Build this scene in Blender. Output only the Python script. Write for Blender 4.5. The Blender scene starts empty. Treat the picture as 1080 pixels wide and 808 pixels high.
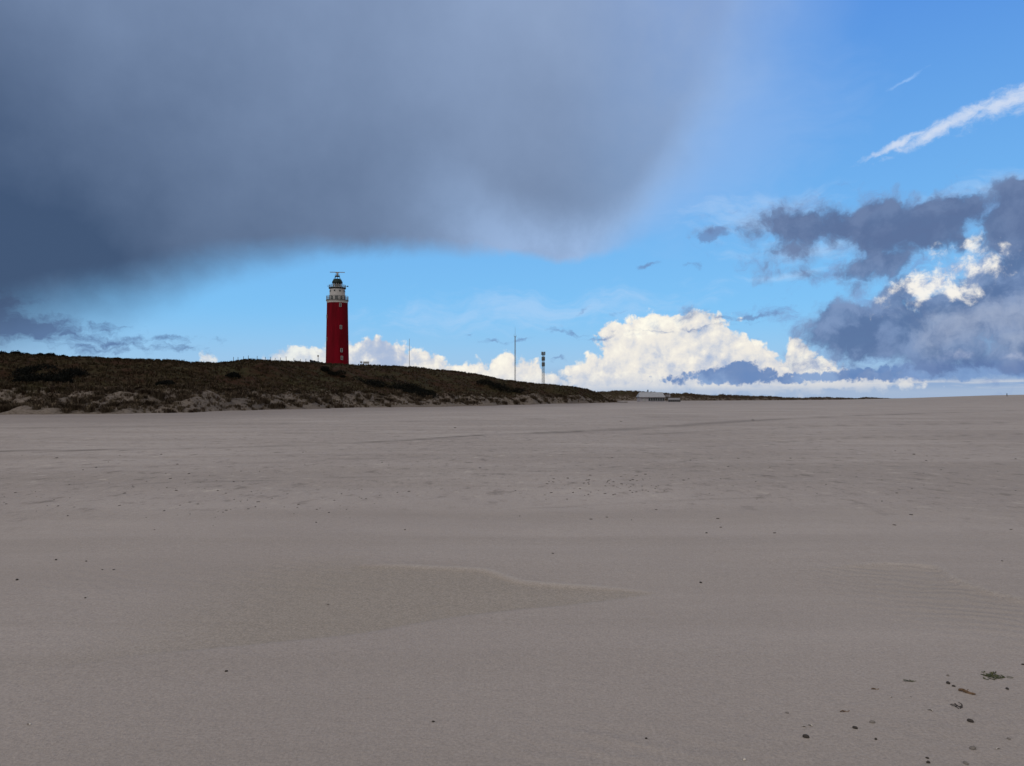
import bpy, math, random
import numpy as np
from mathutils import Vector, Matrix, Euler

random.seed(7)
rng = np.random.default_rng(7)
SC = bpy.context.scene
COL = SC.collection
R = math.radians

# ------------------------------------------------------------------ camera
F_PX, CX, HY, EYE = 800.0, 540.0, 420.0, 1.6      # focal length and horizon row of the photograph (1080 wide)
cam_d = bpy.data.cameras.new('camera')
cam = bpy.data.objects.new('camera', cam_d)
COL.objects.link(cam)
cam.location = (0, 0, EYE)
cam.rotation_euler = (R(90), 0, 0)
cam_d.sensor_fit = 'HORIZONTAL'
cam_d.sensor_width = 36.0
cam_d.lens = 36.0 * F_PX / 1080.0
cam_d.shift_y = (HY - 404.0) / 1080.0
cam_d.clip_start = 0.05
cam_d.clip_end = 60000
SC.camera = cam

SC.view_settings.view_transform = 'Standard'
SC.view_settings.look = 'None'
SC.view_settings.exposure = 0.0
SC.view_settings.gamma = 1.0
SC.view_settings.use_curve_mapping = False

SUN_EL, SUN_AZ = R(38), R(215)          # azimuth clockwise from +Y: behind the viewer
SKY_STRENGTH = 0.10

# ------------------------------------------------------------------ world sky
world = bpy.data.worlds.new('World')
SC.world = world
world.use_nodes = True
NT = world.node_tree
NT.nodes.clear()

def lin(c):
    c = c / 255.0
    return c / 12.92 if c <= 0.04045 else ((c + 0.055) / 1.055) ** 2.4

def rgb(r, g, b, k=1.0):
    return (lin(r) * k, lin(g) * k, lin(b) * k)

class G:
    """tiny expression layer over a node tree"""
    def __init__(self, nt): self.nt = nt
    def n(self, t, **kw):
        nd = self.nt.nodes.new(t)
        for k, v in kw.items(): setattr(nd, k, v)
        return nd
    def put(self, inp, v):
        if isinstance(v, X): self.nt.links.new(v.s, inp)
        elif v is not None:
            if isinstance(v, (tuple, list)) and len(v) == 3 and inp.type == 'RGBA': v = (*v, 1.0)
            inp.default_value = v
    def math(self, op, a, b=None, c=None, clamp=False):
        nd = self.n('ShaderNodeMath', operation=op, use_clamp=clamp)
        self.put(nd.inputs[0], a)
        if b is not None: self.put(nd.inputs[1], b)
        if c is not None: self.put(nd.inputs[2], c)
        return X(self, nd.outputs[0])
    def vmath(self, op, a, b=None, scale=None):
        nd = self.n('ShaderNodeVectorMath', operation=op)
        self.put(nd.inputs[0], a)
        if b is not None: self.put(nd.inputs[1], b)
        if scale is not None: self.put(nd.inputs['Scale'], scale)
        return X(self, nd.outputs['Value'] if op in ('LENGTH', 'DOT_PRODUCT') else nd.outputs[0])
    def sep(self, v):
        nd = self.n('ShaderNodeSeparateXYZ'); self.put(nd.inputs[0], v)
        return [X(self, o) for o in nd.outputs]
    def xyz(self, x, y, z=0.0):
        nd = self.n('ShaderNodeCombineXYZ')
        for i, v in enumerate((x, y, z)): self.put(nd.inputs[i], v)
        return X(self, nd.outputs[0])
    def ss(self, v, lo, hi, a=0.0, b=1.0, kind='SMOOTHSTEP'):
        nd = self.n('ShaderNodeMapRange', interpolation_type=kind)
        nd.clamp = True
        for i, q in enumerate((v, lo, hi, a, b)): self.put(nd.inputs[i], q)
        return X(self, nd.outputs[0])
    def mix(self, f, a, b, blend='MIX'):
        nd = self.n('ShaderNodeMix', data_type='RGBA', blend_type=blend)
        self.put(nd.inputs[0], f); self.put(nd.inputs[6], a); self.put(nd.inputs[7], b)
        return X(self, nd.outputs[2])
    DIM = '3D'
    def noise(self, p, scale, detail=4, rough=0.5, dist=0.0, color=False, dim=None, lac=2.0):
        dim = dim or self.DIM
        nd = self.n('ShaderNodeTexNoise', noise_dimensions=dim)
        self.put(nd.inputs['Vector'], p)
        nd.inputs['Scale'].default_value = scale
        nd.inputs['Detail'].default_value = detail
        nd.inputs['Roughness'].default_value = rough
        nd.inputs['Lacunarity'].default_value = lac
        nd.inputs['Distortion'].default_value = dist
        return X(self, nd.outputs['Color' if color else 'Fac'])
    def vor(self, p, scale, detail=0.0, rough=0.5, feature='F1', dim='2D', smooth=0.5, rnd=1.0):
        nd = self.n('ShaderNodeTexVoronoi', voronoi_dimensions=dim, feature=feature)
        self.put(nd.inputs['Vector'], p)
        nd.inputs['Scale'].default_value = scale
        if 'Detail' in nd.inputs: nd.inputs['Detail'].default_value = detail
        if 'Roughness' in nd.inputs: nd.inputs['Roughness'].default_value = rough
        if feature == 'SMOOTH_F1': nd.inputs['Smoothness'].default_value = smooth
        nd.inputs['Randomness'].default_value = rnd
        return X(self, nd.outputs['Distance'])
    def curve(self, v, pts):
        """piecewise curve through (x, y) points"""
        xs = [p[0] for p in pts]; ys = [p[1] for p in pts]
        x0, x1, y0, y1 = min(xs), max(xs), min(ys), max(ys)
        t = self.ss(v, x0, x1, kind='LINEAR')
        nd = self.n('ShaderNodeFloatCurve')
        cm = nd.mapping; c = cm.curves[0]
        q = [((x - x0) / (x1 - x0), (y - y0) / (y1 - y0)) for x, y in pts]
        c.points[0].location = q[0]; c.points[1].location = q[-1]
        for a in q[1:-1]: c.points.new(*a)
        cm.update()
        self.put(nd.inputs['Value'], t)
        return X(self, nd.outputs[0]) * (y1 - y0) + y0

class X:
    def __init__(self, g, s): self.g, self.s = g, s
    def __add__(self, o): return self.g.math('ADD', self, o)
    __radd__ = __add__
    def __sub__(self, o): return self.g.math('SUBTRACT', self, o)
    def __rsub__(self, o): return self.g.math('SUBTRACT', o, self)
    def __mul__(self, o): return self.g.math('MULTIPLY', self, o)
    __rmul__ = __mul__
    def __truediv__(self, o): return self.g.math('DIVIDE', self, o)
    def max(self, o): return self.g.math('MAXIMUM', self, o)
    def min(self, o): return self.g.math('MINIMUM', self, o)

g = G(NT)
g.DIM = '2D'
tc = g.n('ShaderNodeTexCoord')
DIR = X(g, tc.outputs['Generated'])
dx, dy, dz = g.sep(DIR)
U = 8.0                                            # 1 unit of the sky chart = 7.2 degrees
AZ = g.math('ARCTAN2', dx, dy) * U
EL = g.math('ARCSINE', dz) * U
P = g.xyz(AZ, EL)

def sky_pt(px, py):
    u, v = (px - CX) / F_PX, (HY - py) / F_PX
    az = math.atan(u); el = math.atan(v * math.cos(az))
    return az * U, el * U

def blobs(p, lst, absolute=False):
    """soft union of ellipses (given at photo rows/columns, stored as directions); absolute = true distance units"""
    out = None
    for (x, y, rx, ry, *rot) in lst:
        c = sky_pt(x, y)
        ca = math.cos(c[0] / U)
        nd = g.n('ShaderNodeMapping', vector_type='TEXTURE')
        g.put(nd.inputs[0], p)
        nd.inputs['Location'].default_value = (c[0], c[1], 0)
        nd.inputs['Rotation'].default_value = (0, 0, R(rot[0]) if rot else 0)
        nd.inputs['Scale'].default_value = (rx / F_PX * U * ca * ca, ry / F_PX * U * ca, 1)
        L = g.vmath('LENGTH', X(g, nd.outputs[0]))
        if absolute: L = (L - 1.0) * (min(rx, ry) / 100.0)
        out = L if out is None else out.min(L)
    if absolute: return out * -1.0
    return 1.0 - out                                # 1 in the middle, 0 on the outline, negative outside

def warp(p, scale, amp, detail=3, off=0.0, rough=0.5):
    q = g.vmath('ADD', p, (off, off * 0.7, off * 1.3)) if off else p
    c = g.noise(q, scale, detail, rough, color=True)
    c = g.vmath('SUBTRACT', c, (0.5, 0.5, 0.5))
    if isinstance(amp, tuple): c = g.vmath('MULTIPLY', c, (amp[0], amp[1], 0))
    else: c = g.vmath('MULTIPLY', c, (amp, amp, 0))
    return g.vmath('ADD', p, c)

K = 1.0 / SKY_STRENGTH
def C(r, gg, b, k=1.0): return rgb(r, gg, b, K * k)

# --- clear air
sk = g.n('ShaderNodeTexSky', sky_type='NISHITA')
sk.sun_disc = False
sk.sun_elevation = SUN_EL
sk.sun_rotation = SUN_AZ
sk.altitude = 0; sk.air_density = 1.0; sk.dust_density = 0.6; sk.ozone_density = 2.0
nish = X(g, sk.outputs[0])
# a phone camera's rendering of clear air: deeper towards the top of the frame, cyan lower down
tintA = g.mix(g.ss(EL, 0.3, 3.6), (0.98, 0.94, 0.90), (0.72, 0.90, 1.06))
clear = g.mix(1.0, nish, tintA, 'MULTIPLY')
air = g.mix(g.ss(EL, 0.0, 3.6, 0.88, 0.80), clear, g.mix(g.ss(EL, 0.35, 4.0, kind='LINEAR'), C(126, 202, 252), C(84, 146, 234)))
sky = g.mix(g.ss(EL, 1.0, -0.05), air, C(166, 196, 226))

# --- thin high veils
pv = warp(P, 1.1, 0.5, 3, 3.0)
veil = blobs(pv, [(800, 222, 120, 26, 5), (1040, 205, 90, 22, 8), (850, 262, 110, 20, 0), (820, 292, 70, 6, 0), (560, 330, 240, 30, 3)])
vn = g.noise(g.vmath('MULTIPLY', pv, (1.0, 3.2, 1.0)), 2.6, 6, 0.62)
sky = g.mix(g.ss(veil + (vn - 0.5) * 1.4, 0.05, 1.1) * 0.42, sky, C(190, 215, 245))
hv = blobs(pv, [(760, 165, 200, 100, 20)])
sky = g.mix(g.ss(hv + (vn - 0.5) * 0.5, 0.0, 0.9) * 0.22, sky, C(176, 200, 240))
# --- white streak at upper right and its small fragment
ps = warp(P, 2.6, 0.16, 5, 9.0, 0.6)
st = blobs(ps, [(950, 150, 62, 5, 20), (1002, 130, 92, 8.5, 21), (1062, 108, 60, 13, 20), (1120, 84, 70, 22, 22)])
sn = g.noise(g.vmath('MULTIPLY', ps, (1.2, 2.6, 1.0)), 5.0, 6, 0.65)
sky = g.mix(g.ss(st + (sn - 0.52) * 1.3, -0.02, 0.95) * 0.85, sky, C(214, 224, 242))
st2 = blobs(ps, [(955, 83, 26, 2.6, 24)])
sky = g.mix(g.ss(st2 + (sn - 0.5) * 1.6, 0.0, 1.2) * 0.5, sky, C(170, 205, 250))

# --- distant layered air near the horizon: grey blue with cream stripes
ph = g.vmath('MULTIPLY', P, (0.55, 6.0, 1.0))
bn = g.noise(warp(ph, 1.2, 0.5, 4, 2.0), 1.5, 5, 0.6)
bank = g.ss(EL, 0.36, 0.20) * g.ss(AZ, -0.2, 1.2)
sky = g.mix(bank * 0.85, sky, C(140, 166, 204))
strp = g.ss(g.math('ABSOLUTE', EL - 0.125 + (bn - 0.5) * 0.12), 0.085, 0.01)

LAY = []          # further cloud layers, each its own background closure
# --- bright cumulus
LAY = []          # further cloud layers, each its own background closure
def billow(p, s):
    a = g.vor(p, s, 0, 0.5, 'SMOOTH_F1', smooth=0.35)
    b = g.vor(p, s * 2.3, 0, 0.5, 'SMOOTH_F1', smooth=0.3)
    c = g.vor(p, s * 5.1, 1, 0.5, 'F1')
    return (0.62 - a) * 1.0 + (0.55 - b) * 0.5 + (0.5 - c) * 0.26
CUM = [(672, 366, 40, 30), (704, 345, 58, 17), (652, 350, 26, 10), (648, 396, 54, 22), (735, 376, 60, 34), (722, 340, 44, 9),
       (784, 384, 34, 26), (812, 394, 50, 20), (842, 378, 20, 20), (862, 396, 40, 18), (738, 402, 130, 16), (915, 402, 60, 9),
       (318, 386, 38, 18), (392, 380, 46, 24), (436, 392, 44, 22), (352, 386, 44, 22), (495, 400, 36, 19), (531, 392, 17, 20), (557, 398, 19, 19), (520, 408, 100, 14), (216, 382, 10, 7)]
def cum_h(p):
    pw = warp(p, 3.2, 0.16, 3, 5.0)
    return blobs(pw, CUM, True), billow(pw, 5.6)
f1, b1 = cum_h(P)
f2, b2 = cum_h(g.vmath('ADD', P, (-0.045, 0.060, 0)))
fine = g.noise(P, 9.0, 6, 0.62)
dens = g.ss(f1 + b1 * 0.085 + (fine - 0.5) * 0.10, 0.000, 0.050)
light = (b1 - b2) * 0.42 + (f1 - f2) * 1.6 + (fine - 0.5) * 0.5
soft = g.noise(P, 1.7, 5, 0.58)
shade = g.ss(light + (soft - 0.5) * 2.4 + g.ss(AZ, -1.4, 0.6, -0.16, 0.18), -0.72, 0.45)
ccol = g.mix(shade, C(170, 186, 214), C(242, 236, 226))
ccol = g.mix(g.ss(light + (soft - 0.5) * 1.2, 0.05, 0.60), ccol, C(255, 250, 234, 1.03))
low = g.ss(EL + (fine - 0.5) * 0.15, 0.34, 0.06)
ccol = g.mix(low * 0.55, ccol, C(182, 196, 218))
LAY.append((dens * g.ss(AZ, -2.6, -1.2, 0.72, 0.97), ccol))
# distant stripes across the foot of the cumulus
LAY.append((strp * g.ss(bn, 0.42, 0.60) * g.ss(AZ, 0.3, 1.3) * 0.8, C(214, 216, 220)))
LAY.append((g.ss(EL, 0.14, 0.06) * g.ss(AZ, 0.2, 1.2) * 0.75, C(168, 187, 213)))

# --- blue grey cumulus silhouettes standing in front of the bright ones
pd = warp(P, 6.0, 0.06, 4, 7.0)
fd = blobs(pd, [(770, 399, 70, 6), (782, 392, 22, 12), (768, 396, 20, 9), (750, 398, 30, 7), (800, 396, 22, 8), (826, 400, 26, 5), (880, 397, 60, 5), (930, 394, 70, 7), (1010, 391, 110, 9)], True)
bd = billow(pd, 10.0)
dd = g.ss(fd + bd * 0.055, 0.0, 0.035)
LAY.append((dd * 0.92, g.mix(g.ss(soft, 0.42, 0.62), C(98, 132, 184), C(126, 158, 204))))

# --- dark ragged clouds on the right
pr = warp(P, 1.6, 0.34, 5, 11.0, 0.6)
rn = g.noise(pr, 2.6, 8, 0.60)
RG = [(935, 352, 100, 42), (1040, 330, 120, 44), (1120, 320, 130, 76), (890, 338, 56, 24, 10), (1010, 374, 180, 26), (950, 310, 50, 20, 30),
      (885, 234, 110, 28, 2), (945, 246, 90, 36, -12), (1000, 230, 90, 30, 6), (1100, 226, 90, 52), (810, 330, 90, 6, 4),
      (815, 266, 38, 15), (748, 246, 20, 8), (925, 278, 60, 22, 8), (876, 290, 56, 7), (905, 300, 40, 12, -10), (1020, 250, 50, 18, 0)]
fr = blobs(pr, RG, True)
rden = g.ss(fr + (rn - 0.50) * 0.54, -0.04, 0.16)
wispy = g.noise(g.vmath('MULTIPLY', warp(P, 2.4, 0.4, 4, 37.0), (0.8, 1.5, 1)), 3.4, 8, 0.66)
wfog = g.ss(fr + (wispy - 0.50) * 1.5, 0.02, 0.40)
LAY.append((wfog * g.ss(AZ, 1.4, 2.6) * 0.55, C(122, 148, 196)))
pr2 = g.vmath('ADD', pr, (-0.09, 0.12, 0))
rn2 = g.noise(pr2, 2.6, 6, 0.58)
rl = (rn - rn2) * 2.6
pale = blobs(pr, [(1040, 338, 84, 26, 8), (1070, 360, 40, 16)], True)
rcol = g.mix(g.ss(rl + (soft - 0.5) * 2.0, -0.50, 0.70), C(90, 115, 158), C(124, 147, 187))
rcol = g.mix(g.ss(EL, 1.0, 1.5) * 0.55, rcol, C(92, 107, 143))
rcol = g.mix(g.ss(pale + (rn - 0.5) * 0.7, -0.12, 0.35) * 0.80, rcol, C(166, 177, 200))
rcol = g.mix(g.ss(EL, 0.42, 0.26) * 0.5, rcol, C(86, 112, 164))
# thinner edges take the light of the air behind
rcol = g.mix(g.ss(rden, 0.9, 0.2) * 0.45, rcol, C(150, 184, 228))
LAY.append((rden * 0.95, rcol))
# sunlit heads rising behind and between the dark masses
ln = g.noise(warp(P, 3.0, 0.12, 3, 13.0), 4.5, 8, 0.60)
lit = blobs(pr, [(985, 294, 52, 12, 14), (1022, 280, 46, 16, 8), (1056, 268, 26, 9), (960, 304, 28, 7, 10), (1000, 306, 30, 8, 0)], True)
litd = g.ss(lit + (ln - 0.5) * 0.62 + b1 * 0.04 - (rn - 0.5) * 0.25, -0.04, 0.16)
LAY.append((litd * 0.95, g.mix(g.ss(ln + (b1 - b2) * 0.12, 0.34, 0.64), C(150, 170, 208), C(250, 246, 238))))
lit2 = blobs(pd, [(1012, 374, 24, 5.5), (1004, 377, 30, 3), (1072, 376, 16, 4)], True)
LAY.append((g.ss(lit2 + bd * 0.03, 0.0, 0.05) * 0.75, g.mix(g.ss(ln, 0.4, 0.6), C(132, 150, 188), C(170, 182, 208))))

# --- small dark scraps and thin lines
pq = warp(P, 3.6, 0.20, 5, 17.0, 0.6)
qn = g.noise(g.vmath('MULTIPLY', pq, (1, 2.2, 1)), 5.0, 6, 0.6)
fq = blobs(pq, [(521, 360, 22, 3.2, 2), (552, 357, 12, 2.4, 10), (497, 354, 9, 2), (610, 330, 12, 2.6, 28), (600, 350, 26, 3, -4), (690, 350, 42, 2.4, 0),
                (790, 333, 50, 4, 6), (636, 355, 30, 2.6), (684, 278, 16, 4), (732, 281, 14, 4), (750, 248, 18, 7), (586, 380, 10, 2),
                (740, 345, 44, 2.4, 4), (655, 328, 16, 2, 20)], True)
LAY.append((g.ss(fq + (qn - 0.5) * 0.085, 0.0, 0.035) * 0.72, C(108, 136, 182)))
# low dark bank at the far left
fl = blobs(pq, [(20, 345, 105, 17, -3), (110, 362, 62, 9, -3), (175, 357, 22, 3.6), (-60, 330, 110, 34), (165, 366, 34, 4)], True)
LAY.append((g.ss(fl + (qn - 0.5) * 0.35, -0.04, 0.12) * 0.85, C(84, 110, 156)))

# --- the great rain cloud overhead and to the upper left
pw = warp(P, 0.7, (0.8, 0.26), 3, 23.0)
pw = warp(pw, 4.0, 0.10, 4, 29.0, 0.6)
wa, we, _ = g.sep(pw)
def EC(x, y): return sky_pt(x, y)
bot = g.curve(wa, [EC(-60, 395), EC(0, 368), EC(100, 337), EC(200, 298), EC(300, 268), EC(420, 260), EC(520, 265), EC(600, 268), EC(660, 262), EC(720, 248), EC(800, 226), EC(900, 196)])
softb = g.curve(wa, [(EC(0, 0)[0], 0.60), (EC(170, 0)[0], 0.48), (EC(300, 0)[0], 0.24), (EC(480, 0)[0], 0.13), (EC(560, 0)[0], 0.07), (EC(660, 0)[0], 0.08), (EC(720, 0)[0], 0.16), (EC(800, 0)[0], 0.5), (EC(900, 0)[0], 0.8)])
ed = (we - bot) / softb
rt = g.curve(we, [(EC(640, 270)[1], EC(680, 270)[0]), (EC(640, 210)[1], EC(755, 210)[0]), (EC(640, 120)[1], EC(825, 120)[0]), (EC(640, 20)[1], EC(865, 20)[0]), (5.0, 3.8)])
er = g.ss(rt - wa, -0.65, 1.05)
big = g.ss(ed, -0.75, 0.95) * er
sn1 = g.noise(P, 0.55, 4, 0.5)
sn2 = g.noise(P, 1.6, 6, 0.62)
tt = (AZ + 4.8) * 0.105 + g.math('ABSOLUTE', EL - 1.3) * 0.150 - 0.03 + g.ss(AZ, -2.5, -4.6) * g.ss(EL, 2.2, 3.8) * 0.14 + (sn1 - 0.5) * 0.28 + (sn2 - 0.5) * 0.13
bcol = g.mix(g.ss(tt, 0.0, 1.0, kind='LINEAR'), C(64, 82, 112), C(148, 169, 203))
rim = g.ss(ed, 9.0, 0.8) * g.ss(AZ, -1.6, 0.5)
bcol = g.mix(rim * g.ss(sn2, 0.20, 0.65, 0.65, 0.95), bcol, C(160, 188, 228))
# the body thins to a veil on its right flank
bcol = g.mix(g.ss(er, 1.0, 0.25) * 0.6, bcol, C(134, 178, 234))
thin = g.ss(AZ, 0.2, 2.2) * (1.0 - g.ss(sn2, 0.30, 0.75) * 0.35)
LAY.append((big * (0.97 - thin * 0.28), bcol))
# far above and behind the viewer the deck closes over
deck = g.ss(EL, 4.15, 6.0).max(g.ss(g.math('ABSOLUTE', AZ), 6.8, 9.0))
dcol = g.mix(g.ss(g.math('ABSOLUTE', AZ), 7.0, 12.0), g.mix(g.ss(EL, 4.0, 8.0), C(128, 150, 186), C(212, 205, 196)), C(190, 186, 182))
dcol = g.mix(g.ss(EL, 5.0, 9.5), dcol, C(218, 211, 202))
LAY.append((deck, dcol))
# below the horizon: dull ground tone
LAY.append((g.ss(EL, -0.02, -0.3), C(105, 105, 108)))

def backg(c):
    nd = g.n('ShaderNodeBackground'); nd.inputs['Strength'].default_value = SKY_STRENGTH
    g.put(nd.inputs['Color'], c); return nd.outputs[0]
clo = backg(sky)
for f_, c_ in LAY:
    mx = g.n('ShaderNodeMixShader'); g.put(mx.inputs[0], f_)
    NT.links.new(clo, mx.inputs[1]); NT.links.new(backg(c_), mx.inputs[2]); clo = mx.outputs[0]
wo = g.n('ShaderNodeOutputWorld')
NT.links.new(clo, wo.inputs['Surface'])
world.cycles.sampling_method = 'MANUAL'
world.cycles.sample_map_resolution = 256
SC.cycles.max_bounces = 4
SC.cycles.diffuse_bounces = 2

# ------------------------------------------------------------------ sun, veiled by the cloud deck
sun_d = bpy.data.lights.new('sun', 'SUN')
sun = bpy.data.objects.new('sun', sun_d); COL.objects.link(sun)
sun_d.energy = 0.9
sun_d.angle = R(28)
sun_d.color = (1.0, 0.95, 0.88)
sd = Vector((math.sin(SUN_AZ) * math.cos(SUN_EL), math.cos(SUN_AZ) * math.cos(SUN_EL), math.sin(SUN_EL)))
sun.rotation_euler = sd.to_track_quat('Z', 'Y').to_euler()
sun.location = sd * 60

# ------------------------------------------------------------------ helpers
def lattice(ix, iy, seed):
    h = (ix.astype(np.int64) * 374761393 + iy.astype(np.int64) * 668265263 + seed * 1442695041) & 0xffffffff
    h = ((h ^ (h >> 13)) * 1274126177) & 0xffffffff
    h = h ^ (h >> 16)
    return (h & 0xffffff) / float(0xffffff)

def vnoise(x, y, seed=0):
    x = np.asarray(x, float); y = np.asarray(y, float)
    ix = np.floor(x); iy = np.floor(y)
    fx = x - ix; fy = y - iy
    fx = fx * fx * fx * (fx * (fx * 6 - 15) + 10); fy = fy * fy * fy * (fy * (fy * 6 - 15) + 10)
    a = lattice(ix, iy, seed); b = lattice(ix + 1, iy, seed); c = lattice(ix, iy + 1, seed); d = lattice(ix + 1, iy + 1, seed)
    return (a + (b - a) * fx) * (1 - fy) + (c + (d - c) * fx) * fy

def fbm(x, y, oct=4, seed=0, gain=0.5):
    s = 0; a = 1; t = 0
    for i in range(oct):
        s = s + a * (vnoise(x * 2 ** i + 17.3 * i, y * 2 ** i - 9.1 * i, seed + i) - 0.5) * 2; t += a; a *= gain
    return s / t

def sstep(x, a, b):
    t = np.clip((np.asarray(x, float) - a) / (b - a), 0, 1)
    return t * t * (3 - 2 * t)

def tag(o, label=None, cat=None, group=None, kind=None):
    if label: o['label'] = label
    if cat: o['category'] = cat
    if group: o['group'] = group
    if kind: o['kind'] = kind
    return o

def empty(name, loc=(0, 0, 0), rz=0.0):
    o = bpy.data.objects.new(name, None); COL.objects.link(o)
    o.location = loc; o.rotation_euler = (0, 0, rz); o.empty_display_size = 0.5
    return o

def link(name, me, mat=None, parent=None, smooth=False):
    if mat is not None and not me.materials: me.materials.append(mat)
    if smooth: me.polygons.foreach_set('use_smooth', [True] * len(me.polygons))
    o = bpy.data.objects.new(name, me); COL.objects.link(o)
    if parent: o.parent = parent
    return o

def copy_tree(o, parent=None):
    c = o.copy(); COL.objects.link(c); c.parent = parent
    for ch in list(o.children): copy_tree(ch, c)
    return c

class MB:
    def __init__(self): self.v = []; self.f = []
    def add(self, vs, fs):
        n = len(self.v); self.v += [tuple(p) for p in vs]; self.f += [tuple(i + n for i in q) for q in fs]; return self
    def box(self, c, s, rot=None):
        x, y, z = s[0] / 2, s[1] / 2, s[2] / 2
        vs = [Vector((a * x, b * y, d * z)) for d in (-1, 1) for b in (-1, 1) for a in (-1, 1)]
        if rot is not None:
            m = Euler(rot).to_matrix(); vs = [m @ p for p in vs]
        vs = [p + Vector(c) for p in vs]
        return self.add(vs, [(0, 2, 3, 1), (4, 5, 7, 6), (0, 1, 5, 4), (2, 6, 7, 3), (0, 4, 6, 2), (1, 3, 7, 5)])
    def tube(self, a, b, r0, r1=None, n=8, cap=True):
        a = Vector(a); b = Vector(b); r1 = r0 if r1 is None else r1
        d = (b - a).normalized(); q = d.to_track_quat('Z', 'Y').to_matrix()
        vs = []
        for p, r in ((a, r0), (b, r1)):
            for i in range(n):
                t = 2 * math.pi * i / n; vs.append(p + q @ Vector((math.cos(t) * r, math.sin(t) * r, 0)))
        fs = [(i, (i + 1) % n, n + (i + 1) % n, n + i) for i in range(n)]
        if cap: fs += [tuple(range(n - 1, -1, -1)), tuple(range(n, 2 * n))]
        return self.add(vs, fs)
    def lathe(self, prof, n=48, c=(0, 0, 0)):
        vs = []; m = len(prof)
        for (r, z) in prof:
            for i in range(n):
                t = 2 * math.pi * i / n; vs.append((c[0] + math.cos(t) * r, c[1] + math.sin(t) * r, c[2] + z))
        fs = [(k * n + i, k * n + (i + 1) % n, (k + 1) * n + (i + 1) % n, (k + 1) * n + i) for k in range(m - 1) for i in range(n)]
        fs += [tuple(range(n - 1, -1, -1)), tuple((m - 1) * n + i for i in range(n))]
        return self.add(vs, fs)
    def ring(self, R0, r, z, n=48, k=6):
        vs = []
        for i in range(n):
            t = 2 * math.pi * i / n
            for j in range(k):
                s = 2 * math.pi * j / k; q = R0 + r * math.cos(s)
                vs.append((q * math.cos(t), q * math.sin(t), z + r * math.sin(s)))
        fs = [(i * k + j, ((i + 1) % n) * k + j, ((i + 1) % n) * k + (j + 1) % k, i * k + (j + 1) % k) for i in range(n) for j in range(k)]
        return self.add(vs, fs)
    def mesh(self, name):
        me = bpy.data.meshes.new(name); me.from_pydata(self.v, [], self.f); me.update(); return me
    def build(self, name, mat, parent=None, smooth=False):
        me = self.mesh(name)
        o = link(name, me, mat, parent)
        if smooth:
            me.polygons.foreach_set('use_smooth', [True] * len(me.polygons))
            me.set_sharp_from_angle(angle=R(35))
        return o

def grid_mesh(name, Xg, Yg, Zg, attrs=None, wrap=False):
    nr, nc = Xg.shape
    me = bpy.data.meshes.new(name)
    co = np.stack([Xg, Yg, Zg], -1).reshape(-1, 3)
    i = np.arange(nr - 1)[:, None] * nc + np.arange(nc - 1)[None, :]
    q = np.stack([i, i + 1, i + nc + 1, i + nc], -1).reshape(-1, 4)
    me.vertices.add(len(co)); me.vertices.foreach_set('co', co.ravel())
    me.loops.add(q.size); me.loops.foreach_set('vertex_index', q.ravel().astype(np.int32))
    me.polygons.add(len(q)); me.polygons.foreach_set('loop_start', (np.arange(len(q)) * 4).astype(np.int32))
    me.polygons.foreach_set('use_smooth', np.ones(len(q), bool))
    me.update(calc_edges=True)
    for k, a in (attrs or {}).items():
        at = me.attributes.new(k, 'FLOAT', 'POINT'); at.data.foreach_set('value', np.asarray(a, np.float32).ravel())
    return me

def mat_new(name):
    m = bpy.data.materials.new(name); m.use_nodes = True
    m.node_tree.nodes.clear()
    gg = G(m.node_tree)
    b = gg.n('ShaderNodeBsdfPrincipled'); o = gg.n('ShaderNodeOutputMaterial')
    m.node_tree.links.new(b.outputs[0], o.inputs[0])
    return m, gg, b

def simple(name, col, rough=0.6, var=0.18, scale=3.0, metal=0.0, streak=False, bump=0.0):
    m, gg, b = mat_new(name)
    t = gg.n('ShaderNodeTexCoord'); p = X(gg, t.outputs['Object'])
    if streak: p = gg.vmath('MULTIPLY', p, (1, 1, 0.12))
    n = gg.noise(p, scale, 5, 0.6)
    f = gg.ss(n, 0.3, 0.7)
    gg.put(b.inputs['Base Color'], gg.mix(f, tuple(c * (1 - var) for c in col), tuple(c * (1 + var) for c in col)))
    b.inputs['Roughness'].default_value = rough; b.inputs['Metallic'].default_value = metal
    b.inputs['Specular IOR Level'].default_value = 0.5 if rough < 0.2 else 0.12
    if bump:
        bp = gg.n('ShaderNodeBump'); bp.inputs['Strength'].default_value = bump; bp.inputs['Distance'].default_value = 0.02
        gg.put(bp.inputs['Height'], n); m.node_tree.links.new(bp.outputs[0], b.inputs['Normal'])
    return m

def px_u(px): return (px - CX) / F_PX
def px_z(py, Y): return EYE + (HY - py) / F_PX * Y

# ------------------------------------------------------------------ materials
M = {}
M['red'] = simple('red_paint', (0.130, 0.0014, 0.008), 0.9, 0.28, 0.7, streak=True)
M['white'] = simple('white_paint', (0.42, 0.41, 0.415), 0.55, 0.10, 1.2, streak=True)
M['grey_paint'] = simple('grey_paint', (0.30, 0.31, 0.32), 0.55, 0.15, 2.0)
M['dark_metal'] = simple('dark_metal', (0.035, 0.04, 0.042), 0.5, 0.25, 3.0)
M['dome'] = simple('green_black_dome', (0.012, 0.024, 0.023), 0.5, 0.3, 2.0)
M['glass'] = simple('dark_glass', (0.02, 0.03, 0.035), 0.08, 0.2, 2.0)
M['galv'] = simple('galvanised_steel', (0.26, 0.27, 0.28), 0.5, 0.15, 3.0, metal=0.3)
M['mast'] = simple('mast_steel', (0.13, 0.14, 0.145), 0.6, 0.2, 3.0)
M['wood'] = simple('weathered_wood', (0.10, 0.085, 0.07), 0.85, 0.3, 4.0)
M['black_wood'] = simple('dark_boards', (0.03, 0.032, 0.036), 0.7, 0.3, 2.0)
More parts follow.
